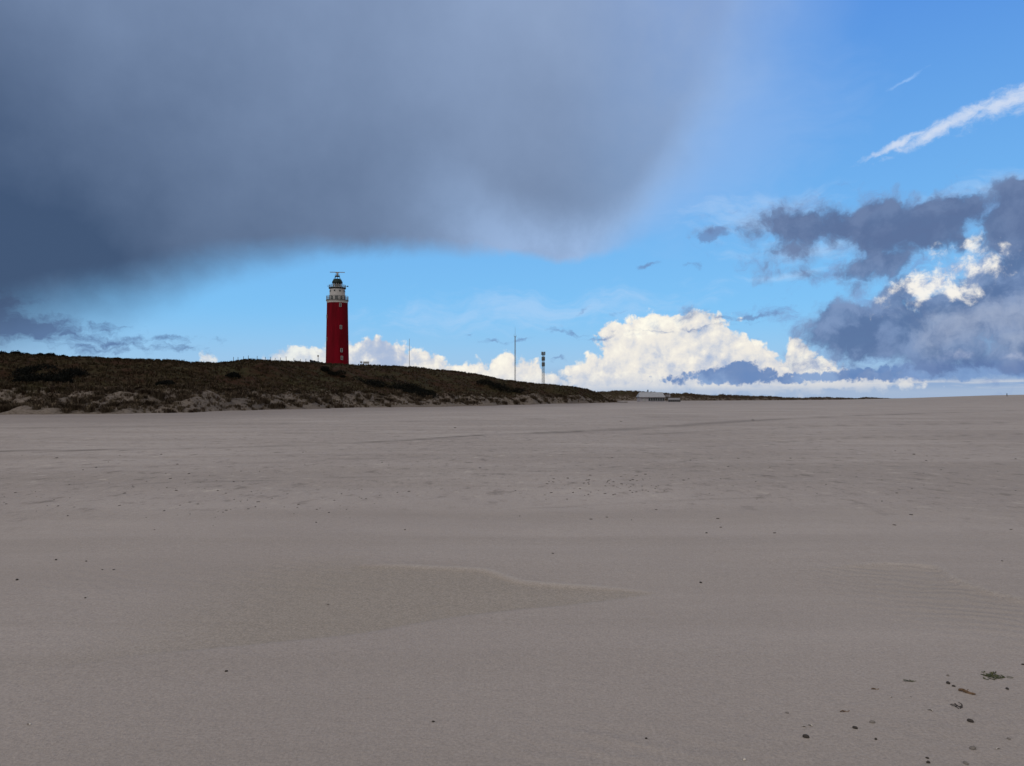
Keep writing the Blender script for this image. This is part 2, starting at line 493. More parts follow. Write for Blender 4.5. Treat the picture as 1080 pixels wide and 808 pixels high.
M['roof'] = simple('pale_roof', (0.27, 0.285, 0.33), 0.6, 0.08, 1.0)
M['wall_white'] = simple('white_boards', (0.30, 0.29, 0.33), 0.7, 0.1, 1.0)
M['cloth'] = simple('dark_cloth', (0.018, 0.02, 0.028), 0.9, 0.3, 6.0)
M['skin'] = simple('skin', (0.42, 0.26, 0.19), 0.6, 0.1, 6.0)
M['hair'] = simple('brown_hair', (0.04, 0.025, 0.015), 0.8, 0.2, 20.0)
M['pebble'] = simple('dark_pebble', (0.045, 0.039, 0.036), 0.55, 0.4, 60.0, bump=0.3)
M['pebble_grey'] = simple('grey_pebble', (0.18, 0.163, 0.155), 0.7, 0.3, 60.0, bump=0.3)
M['shell'] = simple('pale_shell', (0.50, 0.46, 0.42), 0.5, 0.2, 80.0)
M['driftwood'] = simple('driftwood', (0.13, 0.085, 0.055), 0.85, 0.35, 60.0, bump=0.4)
M['weed'] = simple('green_seaweed', (0.060, 0.062, 0.022), 0.6, 0.5, 60.0)
M['weed_dark'] = simple('dark_wrack', (0.040, 0.034, 0.031), 0.8, 0.4, 30.0)

# sand
def sand_material():
    m, gg, b = mat_new('beach_sand')
    t = gg.n('ShaderNodeTexCoord'); p = X(gg, t.outputs['Object'])
    def att(n):
        a = gg.n('ShaderNodeAttribute', attribute_name=n); return X(gg, a.outputs['Fac'])
    coarse, ripple, line, rim = att('coarse'), att('ripple'), att('line'), att('rim')
    big = gg.noise(p, 0.11, 5, 0.55)
    mid = gg.noise(gg.vmath('MULTIPLY', p, (0.55, 1.0, 1.0)), 0.85, 6, 0.6)
    strk = gg.noise(gg.vmath('MULTIPLY', p, (0.10, 1.0, 1.0)), 0.45, 5, 0.62, 0.3)
    grain = gg.noise(p, 170.0, 3, 0.7)
    clump = gg.noise(p, 34.0, 4, 0.65)
    col = gg.mix(gg.ss(big, 0.35, 0.66), (0.318, 0.284, 0.276), (0.376, 0.339, 0.330))
    col = gg.mix(gg.ss(strk, 0.38, 0.66) * 0.55, col, (0.275, 0.244, 0.230))
    col = gg.mix(gg.ss(mid, 0.5, 0.8) * 0.22, col, (0.37, 0.335, 0.32))
    mott = gg.noise(gg.vmath('MULTIPLY', p, (4.2, 1.6, 1.0)), 2.2, 6, 0.72)  # light and dark of the small relief, put into the colour
    zs = att('scatter')
    col = gg.mix(gg.ss(mott, 0.46, 0.30) * zs * 0.65, col, (0.17, 0.15, 0.145))
    col = gg.mix(gg.ss(mott, 0.56, 0.72) * zs * 0.55, col, (0.42, 0.385, 0.375))
    mot2 = gg.noise(gg.vmath('MULTIPLY', p, (1.6, 1.0, 1.0)), 1.5, 6, 0.66)
    col = gg.mix(gg.ss(mot2, 0.46, 0.30) * zs * 0.75, col, (0.165, 0.145, 0.138))
    col = gg.mix(gg.ss(mot2, 0.56, 0.72) * zs * 0.65, col, (0.47, 0.425, 0.40))
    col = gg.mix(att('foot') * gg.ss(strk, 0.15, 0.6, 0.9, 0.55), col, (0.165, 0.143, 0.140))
    col = gg.mix(coarse * 0.66, col, (0.275, 0.244, 0.214))
    col = gg.mix(rim * 0.50, col, (0.42, 0.39, 0.375))  # lip paler: dry fine sand, with its lit edge painted in
    col = gg.mix(line * 0.8, col, (0.12, 0.105, 0.10))
    grit = gg.noise(p, 58.0, 4, 0.85)
    grit2 = gg.noise(p, 15.0, 4, 0.75)
    gm = (grit - 0.5) * (1.15 + coarse * 0.6) + (grit2 - 0.5) * 0.30 + 1.0
    col = gg.mix(1.0, col, gg.xyz(gm, gm, gm), 'MULTIPLY')
    # grains: a few dark and a few pale ones, stronger where the sand is coarse
    gd = gg.ss(grain, 0.40, 0.30) * (0.14 + coarse * 0.22)
    col = gg.mix(gd, col, (0.13, 0.115, 0.10))
    gl = gg.ss(grain, 0.58, 0.68) * (0.20 + coarse * 0.18)
    col = gg.mix(gl, col, (0.52, 0.48, 0.45))
    # sprinkled crumbs of wrack and shell grit further up the beach
    sp = gg.vor(gg.vmath('ADD', p, gg.vmath('SCALE', gg.noise(p, 2.0, 2, color=True), scale=0.3)), 5.0, 0, 0.5, 'F1', '3D')
    zone = att('scatter') * gg.ss(mid, 0.50, 0.62)
    col = gg.mix(gg.ss(sp, 0.13, 0.07) * zone * 0.8, col, (0.07, 0.06, 0.055))
    gg.put(b.inputs['Base Color'], col)
    b.inputs['Roughness'].default_value = 0.95
    b.inputs['Specular IOR Level'].default_value = 0.15
    # relief
    rp = gg.vmath('MULTIPLY', gg.vmath('ADD', p, gg.vmath('SCALE', gg.noise(p, 1.3, 3, color=True), scale=0.5)), (1, 1, 1))
    wv = gg.n('ShaderNodeTexWave', wave_type='BANDS', bands_direction='DIAGONAL', wave_profile='SIN')
    gg.put(wv.inputs['Vector'], gg.vmath('MULTIPLY', rp, (0.75, 1.7, 0.0)))
    wv.inputs['Scale'].default_value = 1.9; wv.inputs['Distortion'].default_value = 3.2; wv.inputs['Detail'].default_value = 3
    wv.inputs['Detail Scale'].default_value = 1.2
    wave = X(gg, wv.outputs['Fac'])
    hgt = (mott - 0.5) * 0.03 * att('scatter') + (clump - 0.5) * 0.0075 + (grit - 0.5) * 0.0045 + (grain - 0.5) * 0.0020 + gg.noise(p, 7.0, 4, 0.6) * 0.0070 + mid * 0.030 * att('scatter') + wave * ripple * 0.0085
    bp = gg.n('ShaderNodeBump'); bp.inputs['Strength'].default_value = 1.0; bp.inputs['Distance'].default_value = 1.0
    gg.put(bp.inputs['Height'], hgt)
    m.node_tree.links.new(bp.outputs[0], b.inputs['Normal'])
    return m
M['sand'] = sand_material()

# ------------------------------------------------------------------ the beach: one sheet to the horizon
def ground_pt(px, py):
    Y = EYE * F_PX / (py - HY); return (px_u(px) * Y, Y)

def poly_dist(x, y, pts):
    """distance to a polyline, signed side (positive = further from the viewer), parameter along it"""
    best = np.full(x.shape, 1e9); side = np.zeros(x.shape); par = np.zeros(x.shape); acc = 0.0
    L = sum(math.dist(pts[i], pts[i + 1]) for i in range(len(pts) - 1))
    for i in range(len(pts) - 1):
        ax, ay = pts[i]; bx, by = pts[i + 1]
        vx, vy = bx - ax, by - ay; l2 = vx * vx + vy * vy; l = math.sqrt(l2)
        t = np.clip(((x - ax) * vx + (y - ay) * vy) / l2, 0, 1)
        d = np.hypot(x - ax - t * vx, y - ay - t * vy)
        s = np.sign(vx * (y - ay) - vy * (x - ax))
        m = d < best
        best = np.where(m, d, best); side = np.where(m, s, side); par = np.where(m, (acc + t * l) / L, par)
        acc += l
    return best, side, par

def smooth_line(pxs, n=60):
    pxs = np.array(pxs, float)
    # Catmull-Rom through the given points
    out = []
    P_ = np.vstack([2 * pxs[0] - pxs[1], pxs, 2 * pxs[-1] - pxs[-2]])
    for i in range(1, len(P_) - 2):
        for t in np.linspace(0, 1, 10, endpoint=False):
            a, b_, c, d = P_[i - 1], P_[i], P_[i + 1], P_[i + 2]
            out.append(0.5 * (2 * b_ + (c - a) * t + (2 * a - 5 * b_ + 4 * c - d) * t * t + (3 * b_ - a - 3 * c + d) * t ** 3))
    out.append(pxs[-1])
    return [tuple(q) for q in out]

def cu(pts):
    xs = np.array([px_u(p[0]) for p in pts]); ys = np.array([p[1] for p in pts], float)
    return lambda u: np.interp(u, xs, ys)
foot_py = cu([(-500, 446), (-200, 440), (0, 437), (100, 437), (200, 436), (300, 432.5), (400, 430), (500, 428), (600, 425.8), (646, 424.6), (700, 424.4)])
EDGE1 = smooth_line([ground_pt(*q) for q in [(380, 596), (440, 598), (503, 601), (525, 606), (552, 614), (600, 618), (650, 621), (700, 626)]])
EDGE1B = smooth_line([ground_pt(*q) for q in [(120, 697), (180, 690), (280, 680), (380, 669), (460, 655), (540, 645), (620, 637), (700, 627)]])
EDGE2 = smooth_line([ground_pt(*q) for q in [(850, 600), (900, 598), (940, 597), (985, 600), (998, 606), (1006, 613), (1040, 625), (1085, 636), (1180, 652)]])
LINES = [(smooth_line([ground_pt(*q) for q in [(-120, 479), (0, 476), (140, 474), (260, 471), (330, 469), (420, 465), (520, 459), (640, 453)]]), 0.30, 1.0),
         (smooth_line([ground_pt(*q) for q in [(420, 466), (560, 458), (700, 450), (860, 440), (1040, 434), (1200, 431)]]), 0.9, 0.7),
         (smooth_line([ground_pt(*q) for q in [(-60, 452), (120, 450), (320, 446), (520, 443), (760, 438)]]), 0.8, 0.5),
         (smooth_line([ground_pt(*q) for q in [(540, 536), (660, 530), (780, 525), (900, 523)]]), 0.07, 0.35),
         (smooth_line([ground_pt(*q) for q in [(-80, 494), (120, 492), (300, 487), (470, 482)]]), 0.12, 0.45),
         (smooth_line([ground_pt(*q) for q in [(40, 512), (220, 509), (380, 503), (560, 500)]]), 0.07, 0.4),
         (smooth_line([ground_pt(*q) for q in [(560, 478), (720, 472), (900, 462), (1120, 456)]]), 0.16, 0.45),
         (smooth_line([ground_pt(*q) for q in [(620, 462), (800, 452), (960, 447), (1160, 443)]]), 0.35, 0.5),
         (smooth_line([ground_pt(*q) for q in [(-60, 462), (160, 460), (300, 457), (500, 452)]]), 0.30, 0.4)]

def ground_h(x, y, full=False):
    x = np.asarray(x, float); y = np.asarray(y, float)
    r = np.hypot(x, y)
    h = 0.030 * fbm(x / 3.1, y / 2.3, 4, 11) * sstep(r, 2, 10)
    h = h + 0.05 * fbm(x / 14, y / 8, 4, 21) * sstep(r, 10, 30) * (1 - sstep(r, 300, 900))
    h = h + 0.16 * fbm(x / 60, y / 30, 4, 23) * sstep(r, 40, 90) * (1 - sstep(r, 400, 1000))
    # a low sand bank swelling on the seaward right
    az = np.arctan2(x, np.maximum(y, 0.01))
    bank = sstep(az, 0.38, 0.62) * sstep(r, 120, 720) * (y > 0)
    h = h + bank * 4.4 * (1 - sstep(r, 900, 1500))
    h = h - 1.8 * sstep(r, 900, 1600)
    z = np.zeros_like(x)
    coarse, ripple, line, rim = z.copy(), z.copy(), z.copy(), z.copy()
    near = (r < 16) & (y > 1)
    if near.any():
        xs, ys = x[near], y[near]
        d1, s1, p1 = poly_dist(xs, ys, EDGE1)
        d2, s2, p2 = poly_dist(xs, ys, EDGE1B)
        wob = 0.05 * fbm(xs * 1.5, ys * 1.5, 3, 5)
        lowreg = (s2 > 0) & ((s1 < 0) | (p1 <= 0.0))
        inside = np.minimum(sstep(d1 * -s1, 0.0, 0.05), 1) * sstep(d2 * s2 + wob * 0.3, -0.02, 0.10)
        fade = sstep(xs, ground_pt(0, 690)[0] , ground_pt(330, 640)[0])
        # the far left of the hollow melts into the open sand
        far = np.where(p1 <= 0.001, np.exp(-(np.hypot(xs - EDGE1[0][0], ys - EDGE1[0][1]) / 0.8) ** 2) * 0.0 + sstep(1.1 - (ys - (EDGE1[0][1] - 0.9)), 0.0, 1.1), 1.0)
        ins = inside * fade
        ins = np.where(p1 <= 0.001, sstep(d2 * s2, -0.02, 0.1) * fade * sstep(ys, EDGE1[0][1] + 0.7, EDGE1[0][1] - 0.7) * 1.0, ins)
        lip = np.exp(-((d1 * s1 - 0.02) / 0.030) ** 2) * sstep(p1, 0.0, 0.2) * (1 - sstep(p1, 0.8, 1.0))
        h[near] += -0.018 * ins * (1 - sstep(p1, 0.7, 1.0) * 0.6) + 0.0035 * lip
        coarse[near] += ins * 0.9
        rim[near] += lip * 0.8
        d3, s3, p3 = poly_dist(xs, ys, EDGE2)
        lip3 = np.exp(-((d3 * s3 - 0.015) / 0.025) ** 2) * sstep(p3, 0.02, 0.3)
        step3 = sstep(d3 * s3, -0.05, 0.02) * sstep(p3, 0.0, 0.25) * np.exp(-d3 / 1.5)
        h[near] += 0.022 * step3 + 0.004 * lip3
        rim[near] += lip3 * 0.55
        rp = np.where(s3 < 0, np.exp(-(d3 / 1.3) ** 2), 0) * sstep(xs, ground_pt(820, 620)[0], ground_pt(960, 620)[0])
        ripple[near] += rp
        coarse[near] += rp * 0.30
        gx, gy = ground_pt(680, 785)
        ripple[near] += 0.8 * np.exp(-(((xs - gx) / 0.55) ** 2 + ((ys - gy) / 0.22) ** 2))
        ripple[near] += 0.35 * sstep(fbm(xs / 1.7, ys / 1.7, 3, 31), 0.1, 0.6)
    for pts, w, k in LINES:
        near = (r < 140) & (y > 4)
        if near.any():
            xs, ys = x[near], y[near]
            d, s, p = poly_dist(xs, ys, pts)
            br = 0.35 + 0.65 * sstep(fbm(xs / 2.2, ys / 2.2, 4, 41), -0.35, 0.15)
            a = np.exp(-(d / w) ** 2) * k * br * sstep(p, 0, 0.1) * (1 - sstep(p, 0.9, 1))
            line[near] += a
            h[near] -= 0.02 * a
            rim[near] += 0.5 * k * np.exp(-((d * s - 1.8 * w) / w) ** 2) * br
    if not full: return h
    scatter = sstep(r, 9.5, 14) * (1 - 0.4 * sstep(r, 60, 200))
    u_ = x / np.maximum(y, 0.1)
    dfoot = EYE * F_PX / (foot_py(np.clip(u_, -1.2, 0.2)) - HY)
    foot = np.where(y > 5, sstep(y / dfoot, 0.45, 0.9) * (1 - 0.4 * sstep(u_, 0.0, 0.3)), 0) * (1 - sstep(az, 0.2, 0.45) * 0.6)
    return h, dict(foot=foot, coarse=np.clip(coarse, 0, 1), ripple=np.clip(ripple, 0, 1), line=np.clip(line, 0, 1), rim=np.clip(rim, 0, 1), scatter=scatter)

# rows: fine near the viewer, coarser with distance
rows = [0.35]
while rows[-1] < 9000:
    r = rows[-1]
    rows.append(r + min(max(r * r / (EYE * F_PX) * 1.15, 0.016), r * 0.05))
rows = np.array(rows)
front = np.linspace(-46, 46, 760)
rest = np.concatenate([np.linspace(-180, -46, 70)[:-1]])
angs = np.concatenate([rest, front, -rest[::-1]])
A, RR = np.meshgrid(np.radians(angs), rows)
GX, GY = RR * np.sin(A), RR * np.cos(A)
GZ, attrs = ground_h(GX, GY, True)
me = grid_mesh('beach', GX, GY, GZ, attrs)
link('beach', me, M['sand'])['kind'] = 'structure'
# small cap under the viewer's feet so the sheet has no hole
mb = MB(); n = 48
mb.add([(0, 0, 0)] + [(0.37 * math.sin(2 * math.pi * i / n), 0.37 * math.cos(2 * math.pi * i / n), -0.001) for i in range(n)], [(0, (i + 1) % n + 1, i + 1) for i in range(n)])
o = mb.build('beach_centre', M['sand']); o['kind'] = 'structure'

# sea beyond the beach
m, gg, b = mat_new('sea_water')
t = gg.n('ShaderNodeTexCoord'); p = X(gg, t.outputs['Object'])
gg.put(b.inputs['Base Color'], gg.mix(gg.noise(p, 0.02, 5, 0.6), (0.06, 0.09, 0.11), (0.12, 0.15, 0.17)))
b.inputs['Roughness'].default_value = 0.35
bp = gg.n('ShaderNodeBump'); bp.inputs['Strength'].default_value = 0.8; bp.inputs['Distance'].default_value = 0.5
gg.put(bp.inputs['Height'], gg.noise(p, 0.15, 5, 0.6)); m.node_tree.links.new(bp.outputs[0], b.inputs['Normal'])
mb = MB(); mb.add([(-26000, -26000, -0.9), (26000, -26000, -0.9), (26000, 30000, -0.9), (-26000, 30000, -0.9)], [(0, 1, 2, 3)])
mb.build('sea', m)['kind'] = 'structure'

# ------------------------------------------------------------------ dunes
ridge_py = cu([(-500, 368), (-200, 371), (-60, 374), (0, 375.2), (53, 376.4), (72, 378), (96, 379), (135, 379.5), (154, 380), (183, 381.2), (209, 383.4), (229, 383.8), (245, 382.2),
               (262, 379.6), (280, 381), (326, 382.6), (369, 385.2), (403, 386), (437, 387.8), (460, 390), (480, 391.8), (500, 394.5), (520, 398.6), (527, 400.5), (550, 403), (574, 405.4), (606, 408.2), (620, 411), (633, 416.5), (644, 423.5), (660, 424.8), (700, 425)])
break_py = cu([(-500, 410), (0, 407.5), (200, 408.5), (300, 411), (400, 414), (500, 415.5), (600, 416.5), (625, 419), (646, 424), (700, 425)])

def dune_geom(u):
    Fd = EYE * F_PX / (foot_py(u) - HY)
    end = sstep(u, px_u(560), px_u(650))
    Bd = Fd + 13 - 5 * end
    Cd = Fd + 48 - 26 * end + 20 * sstep(u, px_u(240), px_u(400)) * (1 - sstep(u, px_u(440), px_u(560)))
    return Fd, Bd, Cd

def dune_h(u, Y):
    u = np.asarray(u, float); Y = np.asarray(Y, float)
    Fd, Bd, Cd = dune_geom(u)
    X_ = u * Y
    # the dune foot wanders in and out
    Yw = Y + 7.0 * fbm(X_ / 6, Y / 12, 4, 51) * sstep(Y, Fd - 4, Fd) * (1 - sstep(Y, Cd - 8, Cd))
    zb = EYE + (HY - break_py(u)) / F_PX * Bd
    zc = EYE + (HY - ridge_py(u)) / F_PX * Cd
    t1 = np.clip((Yw - Fd) / (Bd - Fd), -1, 1)
    z1 = np.where(t1 < 0, t1 * 1.2, zb * (t1 * 0.55 + 0.45 * t1 * t1 * (3 - 2 * t1)))
    t2 = np.clip((Yw - Bd) / (Cd - Bd), 0, 1)
    z2 = zb + (zc - zb) * (0.45 * t2 + 0.55 * t2 * t2 * (3 - 2 * t2))
    z = np.where(Yw < Bd, z1, z2)
    back = sstep(Y, Cd, Cd + 40)
    z = z - back * 0.16 * np.maximum(zc, 0)
    z = z - np.where(Y > Cd, sstep(Y, 520, 640) * (z + 1.5), 0)
    body = sstep(Y, Fd - 1, Fd + 8)
    z = z + body * (0.55 * fbm(X_ / 7, Y / 5, 4, 61) * (1 - 0.72 * sstep(Y, Cd - 14, Cd - 4)) + 0.14 * fbm(X_ / 1.6, Y / 1.6, 3, 71))
    return z

def dune_material(far=False):
    m, gg, b = mat_new('dune_slope')
    t = gg.n('ShaderNodeTexCoord'); p = X(gg, t.outputs['Object'])
    a = gg.n('ShaderNodeAttribute', attribute_name='veg'); veg = X(gg, a.outputs['Fac'])
    n1 = gg.noise(p, 0.16, 6, 0.6); n2 = gg.noise(p, 0.9, 6, 0.62); n3 = gg.noise(p, 3.5, 4, 0.6)
    vcol = gg.mix(gg.ss(n1, 0.40, 0.60), (0.036, 0.019, 0.012), (0.036, 0.032, 0.016))
    vcol = gg.mix(gg.ss(n2, 0.50, 0.72) * 0.55, vcol, (0.056, 0.042, 0.026))
    vcol = gg.mix(gg.ss(n3, 0.55, 0.38) * 0.35, vcol, (0.010, 0.008, 0.006))
    scol = gg.mix(n2, (0.120, 0.100, 0.085), (0.190, 0.165, 0.152))
    scol = gg.mix(gg.ss(n3, 0.46, 0.62) * 0.7, scol, (0.070, 0.054, 0.044))
    f = gg.ss(veg + (n2 - 0.5) * 1.3 + (n3 - 0.5) * 1.0, 0.34, 0.66)
    gg.put(b.inputs['Base Color'], gg.mix(f, scol, vcol))
    b.inputs['Roughness'].default_value = 1.0; b.inputs['Specular IOR Level'].default_value = 0.05
    bp = gg.n('ShaderNodeBump'); bp.inputs['Strength'].default_value = 1.0; bp.inputs['Distance'].default_value = 0.25
    gg.put(bp.inputs['Height'], n2 + n3 * 0.4); m.node_tree.links.new(bp.outputs[0], b.inputs['Normal'])
    return m
M['dune'] = dune_material()

us = np.linspace(px_u(-520), px_u(662), 900)
Fd, Bd, Cd = dune_geom(us)
tt_ = np.concatenate([np.linspace(-0.10, 0.0, 8)[:-1], np.linspace(0, 1, 150), 1 + np.linspace(0.01, 1, 40) ** 1.5])
T, UU = np.meshgrid(tt_, us, indexing='ij')
FF, CC = np.broadcast_to(Fd, UU.shape), np.broadcast_to(Cd, UU.shape)
YY = np.where(T <= 1, FF + (CC - FF) * T, CC + (T - 1) * np.maximum(560 - CC, 60))
ZZ = dune_h(UU, YY)
BBd = np.broadcast_to(Bd, UU.shape)
veg = np.clip((YY - FF) / (BBd - FF) * 0.62 - 0.08 + 0.14 * fbm(UU * YY / 2.5, YY / 2.5, 4, 81), 0, 1)
veg = np.where(YY > BBd, np.clip(veg + (YY - BBd) / 12, 0, 1), veg)
me = grid_mesh('dune', UU * YY, YY, ZZ, dict(veg=veg))
link('dune', me, M['dune'])['kind'] = 'structure'

# further dunes along the beach
f_foot = cu([(560, 422.4), (672, 422.8), (760, 422.5), (860, 421.9), (945, 421.5)])
f_ridge = cu([(560, 414), (632, 413.4), (655, 412.8), (672, 413.6), (700, 415), (716, 416), (724, 414.8), (735, 416), (748, 418), (763, 417.2), (790, 418), (812, 418.2), (826, 419.6), (846, 420.4),
              (856, 419.6), (872, 419.4), (890, 420.2), (904, 420.6), (915, 419.3), (930, 420.2), (945, 421.4)])
def far_geom(u):
    Ff = EYE * F_PX / (f_foot(u) - HY)
    return Ff, Ff + 35
def far_h(u, Y):
    Ff, Cf = far_geom(u)
    zc = EYE + (HY - f_ridge(u)) / F_PX * Cf
    t = np.clip((Y - Ff) / (Cf - Ff), -0.4, 1)
    z = np.where(t < 0, t * 2, zc * sstep(t, -0.05, 1))
    z = z - sstep(Y, Cf, Cf + 60) * (z + 1)
    z = z + sstep(Y, Ff, Ff + 5) * (0.7 * fbm(u * Y / 9, Y / 9, 4, 91) + 0.3 * fbm(u * Y / 3, Y / 3, 3, 95))
    return z
us2 = np.linspace(px_u(565), px_u(943), 560)
Ff, Cf = far_geom(us2)
T, UU = np.meshgrid(np.concatenate([np.linspace(-0.3, 1, 50), np.linspace(1.05, 3.2, 25)]), us2, indexing='ij')
YY = Ff + (Cf - Ff) * T
ZZ = far_h(UU, YY)
veg2 = np.clip(T * 1.3 - 0.05 + 0.3 * fbm(UU * YY / 9, YY / 9, 3, 82), 0, 1)
me = grid_mesh('distant_dunes', UU * YY, YY, ZZ, dict(veg=veg2))
link('distant_dunes', me, M['dune'])['kind'] = 'structure'

# ------------------------------------------------------------------ grass and shrubs
def grass_mat(name, cols, rough=0.9):
    m, gg, b = mat_new(name)
    gi = gg.n('ShaderNodeObjectInfo'); t = gg.n('ShaderNodeTexCoord'); ge = gg.n('ShaderNodeNewGeometry')
    n = gg.noise(X(gg, ge.outputs['Position']), 0.9, 4, 0.6)
    v = X(gg, ge.outputs['Random Per Island'])
    c = gg.mix(gg.ss(n, 0.35, 0.65), cols[0], cols[1])
    c = gg.mix(gg.ss(v, 0.55, 1.0) * 0.7, c, cols[2])
    gg.put(b.inputs['Base Color'], c)
    b.inputs['Roughness'].default_value = rough; b.inputs['Specular IOR Level'].default_value = 0.1
    return m
M['marram'] = grass_mat('dry_marram', [(0.052, 0.034, 0.026), (0.085, 0.066, 0.046), (0.18, 0.15, 0.11)])
M['scrub'] = grass_mat('dune_scrub', [(0.034, 0.020, 0.013), (0.042, 0.034, 0.018), (0.078, 0.060, 0.038)])
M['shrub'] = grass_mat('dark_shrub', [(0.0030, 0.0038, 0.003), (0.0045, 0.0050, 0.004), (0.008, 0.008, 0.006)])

def blades(n, h, spread, lean, w, rs):
    """numpy blades of a tuft: two-segment tapered strips"""
    a = rs.uniform(0, 2 * np.pi, n); rr = spread * 0.35 * np.sqrt(rs.uniform(0, 1, n))
    bx, by = rr * np.cos(a), rr * np.sin(a)
    hh = h * rs.uniform(0.55, 1.0, n); ln = lean * rs.uniform(0.3, 1.2, n) * hh
    a2 = a + rs.normal(0, 0.6, n); lx, ly = np.cos(a2) * ln, np.sin(a2) * ln
    wx, wy = -np.sin(a2) * w, np.cos(a2) * w
    v = np.empty((n, 5, 3))
    v[:, 0] = np.stack([bx - wx, by - wy, np.full(n, -0.05)], -1); v[:, 1] = np.stack([bx + wx, by + wy, np.full(n, -0.05)], -1)
    mx, my, mz = bx + lx * 0.35, by + ly * 0.35, hh * 0.65
    v[:, 2] = np.stack([mx + wx * 0.8, my + wy * 0.8, mz], -1); v[:, 3] = np.stack([mx - wx * 0.8, my - wy * 0.8, mz], -1)
    v[:, 4] = np.stack([bx + lx, by + ly, hh - ln * 0.25], -1)
    return v
def blades_mesh(name, V):
    n = len(V); me = bpy.data.meshes.new(name)
    i = np.arange(n)[:, None] * 5
    loops = np.concatenate([i + np.array([[0, 1, 2, 3]]), i + np.array([[3, 2, 4]])], 1).ravel()
    st = (np.arange(n)[:, None] * 7 + np.array([[0, 4]])).ravel()
    me.vertices.add(n * 5); me.vertices.foreach_set('co', V.reshape(-1, 3).ravel())
    me.loops.add(len(loops)); me.loops.foreach_set('vertex_index', loops.astype(np.int32))
    me.polygons.add(n * 2); me.polygons.foreach_set('loop_start', st.astype(np.int32))
    me.update(calc_edges=True)
    return me

tuft_meshes = []
for k in range(8):
    mme = blades_mesh('marram_tuft', blades(90, 0.85, 1.0, 0.75, 0.022, rng)); mme.materials.append(M['marram']); tuft_meshes.append(mme)

# 290 clumps on the pale dune face, each its own thing
def face_spots(n, seed):
    rs = np.random.default_rng(seed); out = []
    while len(out) < n:
        px = rs.uniform(-30, 650); u = px_u(px)
        F_, B_, C_ = dune_geom(u)
        t = rs.uniform(-0.06, 1.0) ** 1.0
        if t < 0.12 and rs.uniform() < 0.6: continue
        Y = F_ + (B_ - F_) * t
        x = u * Y
        if fbm(np.array([x / 1.9]), np.array([Y / 2.2]), 3, 101)[0] < -0.12 + 0.25 * rs.uniform(): continue
        z = float(dune_h(u, Y))
        if z < -0.05: continue
        out.append((x, Y, z, t))
    return out
spots = face_spots(290, 5)
for i, (x, y, z, t) in enumerate(spots):
    o = bpy.data.objects.new('marram_tuft', tuft_meshes[i % 8]); COL.objects.link(o)
    s = random.uniform(0.75, 1.45) * (1 + max(0, y - 120) / 500)
    o.location = (x, y, max(z, float(ground_h(np.array([x]), np.array([y]))[0])) - 0.02); o.rotation_euler = (0, 0, random.uniform(0, 6.28)); o.scale = (s * 1.15, s * 1.15, s * 0.85)
    tag(o, 'clump of dry brown marram grass on the pale sandy face of the dune', 'grass tuft', 'marram clumps on the dune face')

# the rest of the grass, uncountable
def cover(name, n, t0, t1, h, nb, mat, seed, w, px0=-60, px1=650, crest=False, lean=0.7, thr=-0.3):
    rs = np.random.default_rng(seed); u = px_u(rs.uniform(px0, px1, n)); F_, B_, C_ = dune_geom(u)
    if crest: Y = C_ + rs.uniform(-6, 3, n)
    else:
        t = rs.uniform(t0, t1, n); Y = np.where(t < 1, F_ + (B_ - F_) * t, B_ + (C_ - B_) * (t - 1))
    X_ = u * Y; z = dune_h(u, Y)
    keep = (fbm(X_ / 1.9, Y / 2.4, 4, 111) > thr + rs.uniform(-0.25, 0.25, n)) & (z > 0.0)
    X_, Y, z = X_[keep], Y[keep], z[keep]; n = len(X_)
    V = blades(n * nb, h, h * 1.3, lean, w, rs).reshape(n, nb, 5, 3)
    s = rs.uniform(0.6, 1.3, n)[:, None, None, None]
    V = V * s + np.stack([X_, Y, z], -1)[:, None, None, :]
    me = blades_mesh(name, V.reshape(-1, 5, 3))
    o = link(name, me, mat); o['kind'] = 'stuff'
    return o
tag(cover('marram_grass', 4200, 0.08, 1.3, 0.40, 20, M['marram'], 21, 0.02, thr=-0.30), 'dry marram grass growing thinly over the sandy lower slope of the dune', 'grass')
tag(cover('dune_scrub', 9000, 0.85, 2.0, 0.42, 14, M['scrub'], 22, 0.03, thr=-0.7), 'low dark brown heath and moss covering the upper slope of the dune', 'ground cover')
tag(cover('ridge_scrub', 2600, 0, 0, 0.42, 14, M['scrub'], 23, 0.03, crest=True, thr=-0.35), 'thin dark scrub along the skyline of the dune ridge', 'ground cover')

# far dune grass
rs = np.random.default_rng(31); n = 3200
u = px_u(rs.uniform(600, 940, n)); Ff, Cf = far_geom(u); Y = Ff + (Cf - Ff) * rs.uniform(0.05, 1.1, n); X_ = u * Y; z = far_h(u, Y)
V = blades(n * 12, 0.9, 1.6, 0.6, 0.06, rs).reshape(n, 12, 5, 3) * rs.uniform(0.6, 1.3, n)[:, None, None, None] + np.stack([X_, Y, z], -1)[:, None, None, :]
o = link('distant_grass', blades_mesh('distant_grass', V.reshape(-1, 5, 3)), M['marram']); tag(o, 'dark grass on the low dunes behind the beach pavilion', 'grass', kind='stuff')

